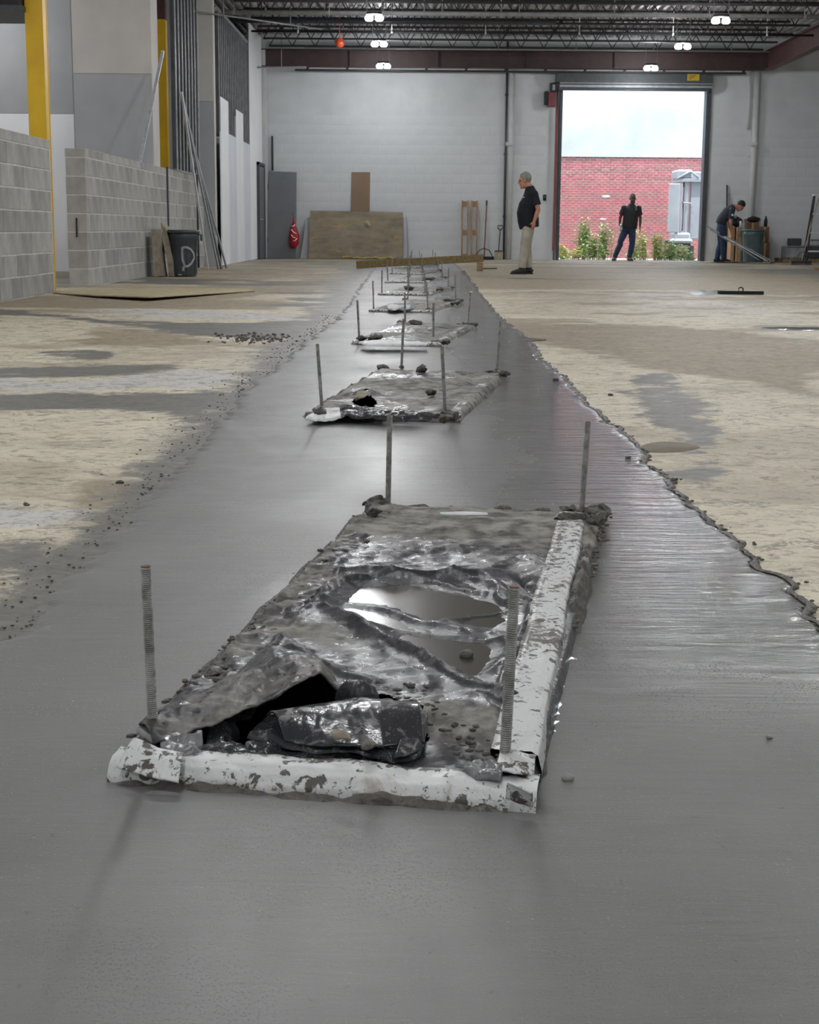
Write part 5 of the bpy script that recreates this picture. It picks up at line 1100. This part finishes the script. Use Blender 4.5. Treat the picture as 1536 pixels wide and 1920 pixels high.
# steel lengths on the floor and in the hands
def px_lean(a, b, Y0, Y1, w_, mat, label, grp):
    p0 = WY(a[0], a[1], Y0); p1 = WY(b[0], b[1], Y1); p1.z = max(p1.z, .02); return lean('metal_channel', p1, p0, w_, label, mat, 'channel', grp)
gr_ = 'steel channels held by the bending man'
px_lean((1327, 424), (1448, 489), 41.80, 41.66, .07, 'stud', 'longest steel channel held by the bending man, its top end highest', gr_)
px_lean((1333, 430), (1424, 487), 41.72, 41.55, .06, 'stud', 'shorter steel channel held under the longest one', gr_)
px_lean((1358, 443), (1440, 489), 41.62, 41.35, .05, 'galv', 'lowest bright steel channel in the bending man\'s bundle', gr_)
r_ = random.Random(12)
for i, lb in enumerate(['flat steel offcut nearest the bending man\'s boots', 'flat steel offcut under the channels, left', 'bright flat offcut under the channels, middle', 'dark flat offcut under the channels, right', 'pale offcut at the right end of the scrap pile']):
    x = WY(1362+i*17, 489, 41.4).x; bm = BM(); a = r_.uniform(-.5, .5); bar(bm, (x-.3*math.cos(a), 41.28+.095*i-.15*math.sin(a), .015+.012*(i % 2)), (x+.3*math.cos(a), 41.28+.095*i+.15*math.sin(a), .02+.012*(i % 2)), .06, .018)
    o = mobj('metal_offcut', bm, ['darksteel', 'stud', 'galv', 'darksteel', 'whitep'][i]); selfloc(o, (x, 41.28+.095*i, 0)); tag(o, lb, 'offcut')
bm = BM(); x0 = WY(1340, 489, 41.4).x; x1 = WY(1448, 489, 41.4).x; bbox(bm, (x0, 41.0, 0), (x1, 42.0, .006)); bevel(bm, .002); o = mobj('floor_sheet', bm, 'black'); selfloc(o, ((x0+x1)/2, 41.5, 0)); tag(o, 'thin dark sheet spread on the slab under the scrap steel', 'sheet')
p0 = WY(1363, 487, 43.2); p0.z = 0; p1 = WY(1363.5, 347, WALLY-.1); t = tool('upright_bar', 'dark upright bar leaning on the wall behind the bending man', 'bar', p0, p1, .024, 'frame')
p0 = WY(1372, 487, 43.2); p0.z = 0; p1 = WY(1367, 362, WALLY-.1); t = tool('upright_stick', 'short pale blue stick leaning behind the bending man\'s shoulder', 'stick', p0, p1, .022, 'slat')
# ladder
t = thing('step_ladder', 'aluminium step ladder at the right edge of the photo', 'ladder', WY(1520, 489, 41.6)); t.location.z = 0
yl = 41.7; Lt = WY(1528, 366, yl); Lb = WY(1506, 489, yl); zt = Lt.z; wd0, wd1 = .62, .42
for s in (0, 1):
    b0 = Vector((Lb.x + s*wd0*1.25, yl-.35, 0)); b1 = Vector((Lt.x + s*wd1, yl, zt)); bm = BM(); bar(bm, b0, b1, .03, .07); mobj('front_rail', bm, 'darksteel', t, label='dark ladder rail')
    b0 = Vector((Lb.x+.10 + s*wd0*1.1, yl+.45, 0)); bm = BM(); bar(bm, b0, b1+Vector((.0, .1, -.02)), .025, .04); mobj('rear_rail', bm, 'darksteel', t)
bm = BM(); bbox(bm, (Lt.x-.04, yl-.06, zt-.02), (Lt.x+wd1+.04, yl+.16, zt+.03)); bevel(bm, .008); mobj('top_cap', bm, 'whitep', t)
for k, py in enumerate((400, 434, 467.5)):
    f = (py-366)/(489-366); z = zt*(1-f); xx = lerp(Lt.x, Lb.x, f); y = yl-.35*f; bm = BM(); bbox(bm, (xx, y-.045, z-.012), (xx+lerp(wd1, wd0*1.25, f), y+.045, z+.028)); mobj('step', bm, 'whitep', t)
# push broom at the ladder foot
c = WY(1503, 495, 40.0); hc = G(1503, 497); t = thing('push_broom', 'wide black push broom standing on its head in front of the ladder', 'broom', (hc.x, hc.y, 0))
bm = BM(); bbox(bm, (hc.x-.26, hc.y-.05, .07), (hc.x+.26, hc.y+.05, .115)); bevel(bm, .012); mobj('broom_block', bm, 'frame', t)
bm = BM()
for i in range(60): bar(bm, (hc.x-.25+i*.0085, hc.y-.02+.02*(i % 3), .075), (hc.x-.26+i*.0088, hc.y-.04+.035*(i % 3), .002), .008, .014)
mobj('bristles', bm, 'black', t, kind='stuff')
bm = BM(); tube(bm, [(hc.x+.0, hc.y, .11), WY(1535, 372, hc.y+.9)], .014, 8); mobj('shaft', bm, 'tan', t, True)
bm = BM(); tube(bm, [(hc.x-.12, hc.y, .11), (hc.x-.06, hc.y+.06, .3), (hc.x+.06, hc.y+.06, .34), (hc.x+.12, hc.y, .11)], .01, 6); mobj('brace', bm, 'frame', t, True)
# pallet with steel ductwork
t = thing('low_pallet', 'low wooden pallet under grey metal boxes at the right edge', 'pallet', WY(1520, 487, 42.6)); t.location.z = 0; xl0 = WY(1462, 487, 42.6).x
for k in range(3): bm = BM(); bbox(bm, (xl0, 42.2+k*.45, .0), (xl0+1.6, 42.28+k*.45, .09)); mobj('runner', bm, 'wood', t)
for k in range(9): bm = BM(); bbox(bm, (xl0+k*.18, 42.18, .092), (xl0+k*.18+.12, 43.2, .115)); mobj('deck_board', bm, 'wood', t)
def mbox(px0, py0, px1, py1, yf, d, z0, mat, label):
    A = WY(px0, py1, yf); B = WY(px1, py0, yf); tt = thing('metal_box', label, 'box', ((A.x+B.x)/2, yf+d/2, z0), 0, 'grey metal boxes on the low pallet'); z1 = B.z
    bm = BM(); bbox(bm, (A.x, yf, z0), (B.x, yf+d, z1)); bevel(bm, .02); mobj('casing', bm, mat, tt)
    bm = BM(); bbox(bm, (A.x+.02, yf-.006, z1-.05), (B.x-.02, yf+.01, z1-.025)); mobj('seam', bm, 'frame', tt); return z1
zt = mbox(1474, 461, 1512, 484, 42.3, .6, .117, 'stud', 'wide low grey metal box on the left of the low pallet')
mbox(1516, 462, 1545, 484, 42.3, .6, .117, 'frame', 'dark low metal box behind the ladder foot')
mbox(1483, 447, 1504, 460, 42.4, .45, zt+.002, 'frame', 'small dark green grey metal box on top of the wide low one')
mbox(1518, 448, 1545, 461, 42.4, .45, zt+.002, 'galv', 'small bright metal box on top behind the ladder')
c = G(1534, 507); bm = BM(); bbox(bm, (c.x-.08, c.y-.05, 0), (c.x+.3, c.y+.05, .07)); bevel(bm, .004); o = mobj('wood_offcut', bm, 'wood'); selfloc(o, c); tag(o, 'short wood offcut on the slab at the right edge of the photo', 'offcut')
# float on the slab with milky puddle
c = G(1389, 552); t = thing('bull_float', 'long black bar tool with a loop handle lying on the slab at the right', 'tool', c)
bm = BM(); bbox(bm, (c.x-.30, c.y-.05, .0), (c.x+.30, c.y+.06, .045)); bevel(bm, .006); mobj('float_blade', bm, 'black', t)
bm = BM(); tube(bm, [(c.x-.03, c.y, .04), (c.x-.03, c.y, .08), (c.x, c.y, .095), (c.x+.03, c.y, .08), (c.x+.03, c.y, .04)], .009, 8); mobj('loop_handle', bm, 'black', t, True)
def floorblob(name, P, z, mat, label, cat):
    q = [G(*p) for p in P]; n = len(q); bm = BM(); out = []
    for i in range(n):
        for k in range(8):
            s = k/8; p0, p1, p2, p3 = q[i-1], q[i], q[(i+1) % n], q[(i+2) % n]
            v = .5*((2*p1)+(p2-p0)*s+(2*p0-5*p1+4*p2-p3)*s*s+(3*p1-p0-3*p2+p3)*s**3); out.append(v)
    vt = [bm.verts.new((v.x, v.y, z)) for v in out]; c_ = sum(out, Vector())/len(out); vc = bm.verts.new((c_.x, c_.y, z+.001)); vb = [bm.verts.new((v.x+(v.x-c_.x)*.03, v.y+(v.y-c_.y)*.03, .0005)) for v in out]
    for i in range(len(vt)): j = (i+1) % len(vt); bm.faces.new((vt[i], vt[j], vc)); bm.faces.new((vb[i], vb[j], vt[j], vt[i]))
    o = mobj(name, bm, mat, smooth=True); selfloc(o, (c_.x, c_.y, 0)); tag(o, label, cat); return o
mw = NT('milky_water'); mw.set(Base_Color=srgb(196, 196, 192), Roughness=.15); mw.bump(mw.noise(20, 3, .5, mw.geo()), .2, .01); M['milky'] = mw.m
mw = NT('dark_water'); mw.set(Base_Color=srgb(74, 70, 62), Roughness=.12); mw.bump(mw.noise(10, 3, .5, mw.geo()), .1, .01); M['dwater'] = mw.m
floorblob('puddle', [(1294, 549), (1310, 545), (1340, 544.5), (1372, 547), (1350, 552), (1310, 553)], .004, 'milky', 'milky white puddle left of the long black bar tool', 'puddle')
floorblob('puddle', [(1430, 615), (1470, 613.5), (1560, 615), (1580, 619), (1480, 619)], .003, 'dwater', 'thin dark puddle on the slab at the right edge', 'puddle')
floorblob('puddle', [(1206, 836), (1240, 829), (1290, 832), (1310, 840), (1262, 848), (1212, 847)], .002, 'milky' if False else 'brownwet', 'brown wet spot on the cream slab beside the fresh concrete', 'stain') if 'brownwet' in M else None
floorblob('puddle', [(1208, 495.5), (1230, 494.5), (1255, 495.5), (1235, 497)], .003, 'milky', 'small bright puddle in front of the doorway', 'puddle')
# ================================================================ PEOPLE
def bake(o, vox, sm=3, f=.5):
    r = o.modifiers.new('r', 'REMESH'); r.mode = 'VOXEL'; r.voxel_size = vox
    s = o.modifiers.new('s', 'SMOOTH'); s.iterations = sm; s.factor = f
    dg = bpy.context.evaluated_depsgraph_get(); me = bpy.data.meshes.new_from_object(o.evaluated_get(dg)); o.modifiers.clear(); old = o.data; o.data = me; me.name = o.name
    if not me.materials: me.materials.append(old.materials[0])
    me.polygons.foreach_set('use_smooth', [True]*len(me.polygons)); return o
def V(*a): return Vector(a)
ell0 = ell
def person(label, loc, rz, J, mats, k=1., hair='short', build=1., extra=None):
    t = thing('person', label, 'person', loc, rz)
    pel, wai, che, nek, hed = [V(*J[n]) for n in ('pelvis', 'waist', 'chest', 'neck', 'head')]; hf = V(*J['look']).normalized()
    side = V(0, 1, 0); hup = V(*J.get('hup', (0, 0, 1))); hs = hup.cross(hf).normalized(); hup = hf.cross(hs).normalized(); HM = Matrix((hf, hs, hup)).transposed()
    bm = BM(); b = build
    loft(bm, [pel-V(0, 0, .07), pel, wai, che, nek.lerp(che, .35), nek], [.12, .155*b, .14*b, .155*b, .095*b, .06], [.08, .105*b, .10*b, .105*b, .07, .055], side, 16)
    loft(bm, [nek.lerp(che, .2), nek, hed-hup*.04-hf*.02], [.085, .070, .064], [.08, .070, .066], side, 12)
    # head: skull, jaw, nose, brow, ears, chin
    hk = J.get('hk', 1.1)
    H = lambda x, y, z: hed + (hf*x + hs*y + hup*z)*hk
    def ell(bm_, c, r, *a): ell0(bm_, c, [q*hk for q in r], *a)
    ell(bm, H(-.015, 0, .035), (.098, .078, .105), HM, 20, 14); ell(bm, H(.022, 0, -.045), (.068, .058, .078), HM, 16, 12); ell(bm, H(.068, 0, -.098), (.026, .028, .02), HM, 10, 8)
    loft(bm, [H(.082, 0, .028), H(.108, 0, -.012), H(.088, 0, -.026)], [.010, .017, .014], [.010, .014, .008], hs, 8)
    ell(bm, H(.076, 0, .046), (.02, .05, .012), HM, 12, 8); ell(bm, H(.086, 0, -.056), (.010, .026, .012), HM, 10, 8)
    for s in (-1, 1):
        ell(bm, H(-.005, s*.081, -.002), (.017, .008, .032), HM, 8, 8); ell(bm, H(.056, s*.036, -.022), (.026, .022, .022), HM, 8, 8)
        S_, E_, W_ = [V(*J[n][0 if s > 0 else 1]) for n in ('sh', 'el', 'wr')]; hd = V(*J['hand'][0 if s > 0 else 1]).normalized()
        loft(bm, [S_.lerp(che, .25), S_, S_.lerp(E_, .5), E_, E_.lerp(W_, .3), W_], [.045, .050, .050, .044, .044, .029], [.045, .052, .050, .042, .040, .024], V(1, .1, 0), 12)
        # hand: palm + five fingers
        pn = V(*J['palm'][0 if s > 0 else 1]).normalized(); pn = (pn-hd*pn.dot(hd)).normalized(); ac = hd.cross(pn).normalized()  # ac: across knuckles
        th = ac if ac.dot(V(*J['thumb'][0 if s > 0 else 1])) > 0 else -ac; curl = J.get('curl', .5)
        loft(bm, [W_-hd*.01, W_+hd*.03, W_+hd*.07, W_+hd*.095], [.026, .036, .042, .036], [.020, .017, .015, .011], ac, 10)
        for i, (o_, L) in enumerate(((.030, .074), (.010, .084), (-.010, .078), (-.029, .062))):
            p = W_+hd*.09+th*o_; a = p+(hd*math.cos(curl*.6)+pn*math.sin(curl*.6))*L*.45; c_ = a+(hd*math.cos(curl*1.6)+pn*math.sin(curl*1.6))*L*.32; d_ = c_+(hd*math.cos(curl*2.4)+pn*math.sin(curl*2.4))*L*.25
            loft(bm, [p-hd*.02, p, a, c_, d_], [.0095, .0100, .0092, .0085, .006], None, pn, 8)
        p = W_+hd*.03+th*.030; a = p+(hd*.7+th*.6+pn*.3).normalized()*.042; c_ = a+(hd*.9+th*.15+pn*.4).normalized()*.034; loft(bm, [p-th*.012, p, a, c_], [.014, .0135, .011, .008], None, pn, 8)
        HP, K_, A_ = [V(*J[n][0 if s > 0 else 1]) for n in ('hip', 'knee', 'ank')]
        loft(bm, [HP+V(0, 0, .05), HP, HP.lerp(K_, .5), K_, K_.lerp(A_, .3), A_], [.085, .09, .075, .056, .058, .038], [.09, .092, .078, .058, .062, .04], side, 12)
        fd = V(*J['foot'][0 if s > 0 else 1]).normalized(); loft(bm, [A_-fd*.05-V(0, 0, .03), A_-V(0, 0, .03), A_+fd*.11-V(0, 0, .055), A_+fd*.17-V(0, 0, .06)], [.032, .038, .040, .02], [.03, .04, .022, .012], fd.cross(V(0, 0, 1)), 10)
    o = mobj('body', bm, mats['skin'], t, shift=False); bake(o, .0075, 3)
    # eyes and mouth
    for s in (-1, 1): bm = BM(); ell(bm, H(.074, s*.032, .018), (.012, .015, .010), HM, 10, 8); mobj('eye', bm, 'eye', t, True, shift=False)
    bm = BM(); ell(bm, H(.092, 0, -.056), (.006, .024, .006), HM, 10, 8); mobj('mouth', bm, mats.get('lip', 'lip'), t, True, shift=False)
    # hair
    if hair == 'short':
        bm = BM(); ell(bm, H(-.026, 0, .052), (.103, .085, .106), HM, 24, 18); cut = hed+hf*.055+hup*.075; nrm = (hf*.72-hup*.70).normalized()
        g_ = bm.verts[:]+bm.edges[:]+bm.faces[:]; bmesh.ops.bisect_plane(bm, geom=g_, plane_co=cut, plane_no=nrm, clear_outer=True)
        g_ = bm.verts[:]+bm.edges[:]+bm.faces[:]; bmesh.ops.bisect_plane(bm, geom=g_, plane_co=H(0, 0, -.03), plane_no=-hup, clear_outer=True); bmesh.ops.holes_fill(bm, edges=bm.edges[:]); roughen(bm, .006, 60, 2); mobj('hair', bm, mats['hair'], t, True, shift=False)
    elif hair == 'beard':
        bm = BM(); ell(bm, H(.028, 0, -.066), (.066, .060, .062), HM, 16, 12); g_ = bm.verts[:]+bm.edges[:]+bm.faces[:]; bmesh.ops.bisect_plane(bm, geom=g_, plane_co=H(.03, 0, -.045), plane_no=(hup-hf*.3), clear_outer=True); bmesh.ops.holes_fill(bm, edges=bm.edges[:]); mobj('beard', bm, mats['hair'], t, True, shift=False)
    # shirt
    g = J.get('belly', 0); hem = V(*J['hem']); bm = BM()
    fx = V(1, 0, 0) if 'front' not in J else V(*J['front'])
    loft(bm, [hem, hem.lerp(wai, .5)+fx*g*.5, wai+fx*g, wai.lerp(che, .5)+fx*g*.7, che+fx*g*.2, nek.lerp(che, .62), nek.lerp(che, .34), nek.lerp(che, -.08)], [.19*b, .192*b, .188*b, .19*b, .192*b, .182*b, .122*b, .084], [(.15+g*.3)*b, (.155+g*.5)*b, (.15+g*.6)*b, (.15+g*.5)*b, .145*b, .125*b, .10*b, .074], side, 22)
    for s in (0, 1):
        S_, E_ = V(*J['sh'][s]), V(*J['el'][s]); q = S_.lerp(E_, .72); ell0(bm, S_-V(0, 0, .015), (.084, .086, .082)); loft(bm, [S_-V(0, 0, .01), S_.lerp(E_, .2), S_.lerp(E_, .4), q], [.060, .076, .079, .082], [.060, .076, .077, .078], V(1, .1, 0), 14)
    o = mobj('shirt', bm, mats['shirt'], t, shift=False); bake(o, .011, 4)
    if 'logo' in J: p, s_ = J['logo']; bm = BM(); box(bm, p, s_); bevel(bm, .003); mobj('chest_print', bm, 'whitep', t, shift=False)
    # trousers
    bm = BM(); loft(bm, [pel-V(0, 0, .10), pel-V(0, 0, .03), hem.lerp(wai, .2)], [.145*b, .168*b, .135*b], [.10, .120*b, .10*b], side, 18)
    for s in (0, 1):
        HP, K_, A_ = [V(*J[n][s]) for n in ('hip', 'knee', 'ank')]; kk = K_-V(0, 0, .0)
        loft(bm, [HP+V(0, 0, .06), HP-V(0, 0, .03), HP.lerp(K_, .5), K_+V(0, 0, .04), K_-V(0, 0, .03), K_.lerp(A_, .45), K_.lerp(A_, .85), A_+V(0, 0, .0)], [.10, .112, .096, .080, .082, .076, .068, .072], [.105, .115, .10, .082, .086, .082, .072, .074], side, 16)
    roughen(bm, .012, 9, 5); o = mobj('trousers', bm, mats['trousers'], t, shift=False); bake(o, .010, 3)
    # shoes
    for s in (0, 1):
        A_ = V(*J['ank'][s]); fd = V(*J['foot'][s]).normalized(); fx_ = fd.cross(V(0, 0, 1)); c0 = V(A_.x, A_.y, 0)
        bm = BM(); loft(bm, [c0-fd*.085+V(0, 0, .045), c0-fd*.06+V(0, 0, .06), c0+fd*.03+V(0, 0, .062), c0+fd*.12+V(0, 0, .048), c0+fd*.185+V(0, 0, .036), c0+fd*.215+V(0, 0, .03)], [.03, .046, .050, .056, .048, .02], [.035, .05, .055, .04, .028, .012], fx_, 14)
        loft(bm, [c0+V(0, 0, .04), c0+V(0, 0, .10), c0-fd*.005+V(0, 0, .16)], [.05, .052, .056], [.06, .058, .06], fx_, 12); o = mobj('shoe', bm, 'shoe', t, shift=False); bake(o, .009, 2)
        bm = BM(); loft(bm, [c0-fd*.09+V(0, 0, .014), c0-fd*.05+V(0, 0, .014), c0+fd*.04+V(0, 0, .014), c0+fd*.13+V(0, 0, .014), c0+fd*.2+V(0, 0, .014), c0+fd*.225+V(0, 0, .016)], [.03, .048, .048, .058, .050, .02], [.014]*6, fx_, 14); mobj('sole', bm, 'sole', o, True, shift=False)
    return t
# man one: profile, facing left
g1 = G(978, 514)
person('grey-haired man in black shirt and khaki trousers standing side-on left of the doorway', (g1.x, g1.y, 0), math.pi, dict(
    pelvis=(-.12, 0, .96), waist=(-.13, 0, 1.14), chest=(-.16, 0, 1.40), neck=(-.12, 0, 1.62), head=(-.02, 0, 1.725), look=(1, -.05, -.16), hem=(-.13, 0, .86), belly=.045,
    sh=[(-.19, .19, 1.50), (-.19, -.19, 1.50)], el=[(-.27, .25, 1.20), (-.24, -.24, 1.19)], wr=[(-.20, .25, .99), (-.12, -.25, .97)], hand=[(.16, -.04, -1), (.2, .05, -1)], palm=[(.3, -1, 0), (.3, 1, 0)], thumb=[(1, 0, 0), (1, 0, 0)], curl=.4,
    hip=[(-.10, .10, .90), (-.12, -.10, .90)], knee=[(-.04, .11, .50), (-.10, -.10, .50)], ank=[(.0, .12, .12), (-.14, -.10, .12)], foot=[(1, .12, 0), (.8, -.35, 0)],
    logo=((-.005, .125, 1.425), (.022, .05, .018))), dict(skin='skin', hair='greyhair', shirt='blackshirt', trousers='khaki'), build=1.14)
# man two: in the doorway, facing the camera
x2 = WY(1173, 488, 42.9).x
ph = person('man in black T-shirt and dark jeans standing in the bright doorway', (x2, 42.85, 0), -math.pi/2, dict(
    pelvis=(0, .06, .93), waist=(0, .09, 1.10), chest=(.0, .11, 1.36), neck=(0, .125, 1.54), head=(.03, .135, 1.70), look=(1, .05, -.05), hem=(0, .07, .90), belly=.01,
    sh=[(0, .31, 1.46), (0, -.09, 1.46)], el=[(.0, .37, 1.17), (-.03, -.19, 1.18)], wr=[(.04, .36, .93), (.06, -.21, .95)], hand=[(.1, .03, -1), (.25, .1, -1)], palm=[(0, -1, 0), (0, 1, 0)], thumb=[(1, 0, 0), (1, 0, 0)], curl=.35,
    hip=[(0, .15, .88), (0, -.03, .88)], knee=[(.03, .16, .48), (.04, -.17, .48)], ank=[(0, .10, .11), (-.05, -.30, .11)], foot=[(1, .25, 0), (1, -.35, 0)],
    logo=((.135, .22, 1.40), (.02, .045, .016))), dict(skin='skindark', hair='blackhair', shirt='black', trousers='denim', lip='skindark'), hair='beard', build=1.12)
bm = BM(); bmesh.ops.create_icosphere(bm, subdivisions=3, radius=1, matrix=Matrix.Translation((x2-.20, 42.72, .93)) @ Matrix.Rotation(.3, 4, 'Y') @ Matrix.Diagonal((.045, .04, .10, 1))); roughen(bm, .03, 14, 4); o = mobj('work_gloves', bm, 'whitep', smooth=True); selfloc(o, (x2-.2, 42.72, .93)); tag(o, 'crumpled white gloves in the hand of the man in the doorway', 'gloves')
# man three: bending, facing right
x3 = WY(1352, 489, 41.95).x
person('man with short dark hair bending forward to hold steel channels at the right', (x3, 41.9, 0), 0, dict(
    pelvis=(-.05, 0, 1.0), waist=(-.02, 0, 1.16), chest=(.13, 0, 1.37), neck=(.27, 0, 1.50), head=(.44, 0, 1.50), look=(.55, 0, -.85), hup=(.85, 0, .5), hem=(-.06, 0, 1.03), belly=.0, front=(1, 0, 0),
    sh=[(.20, .19, 1.41), (.20, -.19, 1.41)], el=[(.18, .19, 1.07), (.15, -.21, 1.07)], wr=[(.27, .10, .80), (.24, -.13, .79)], hand=[(.3, 0, -1), (.25, 0, -1)], palm=[(.2, -1, 0), (.2, 1, 0)], thumb=[(1, 0, .2), (1, 0, .2)], curl=.9,
    hip=[(-.04, .10, .94), (-.04, -.10, .94)], knee=[(-.02, .11, .50), (.02, -.11, .50)], ank=[(-.10, .11, .11), (.04, -.11, .11)], foot=[(1, .1, 0), (1, -.1, 0)],
    logo=((.19, -.285, 1.27), (.05, .012, .05))), dict(skin='skin', hair='blackhair', shirt='greyshirt', trousers='denim'), build=.95)
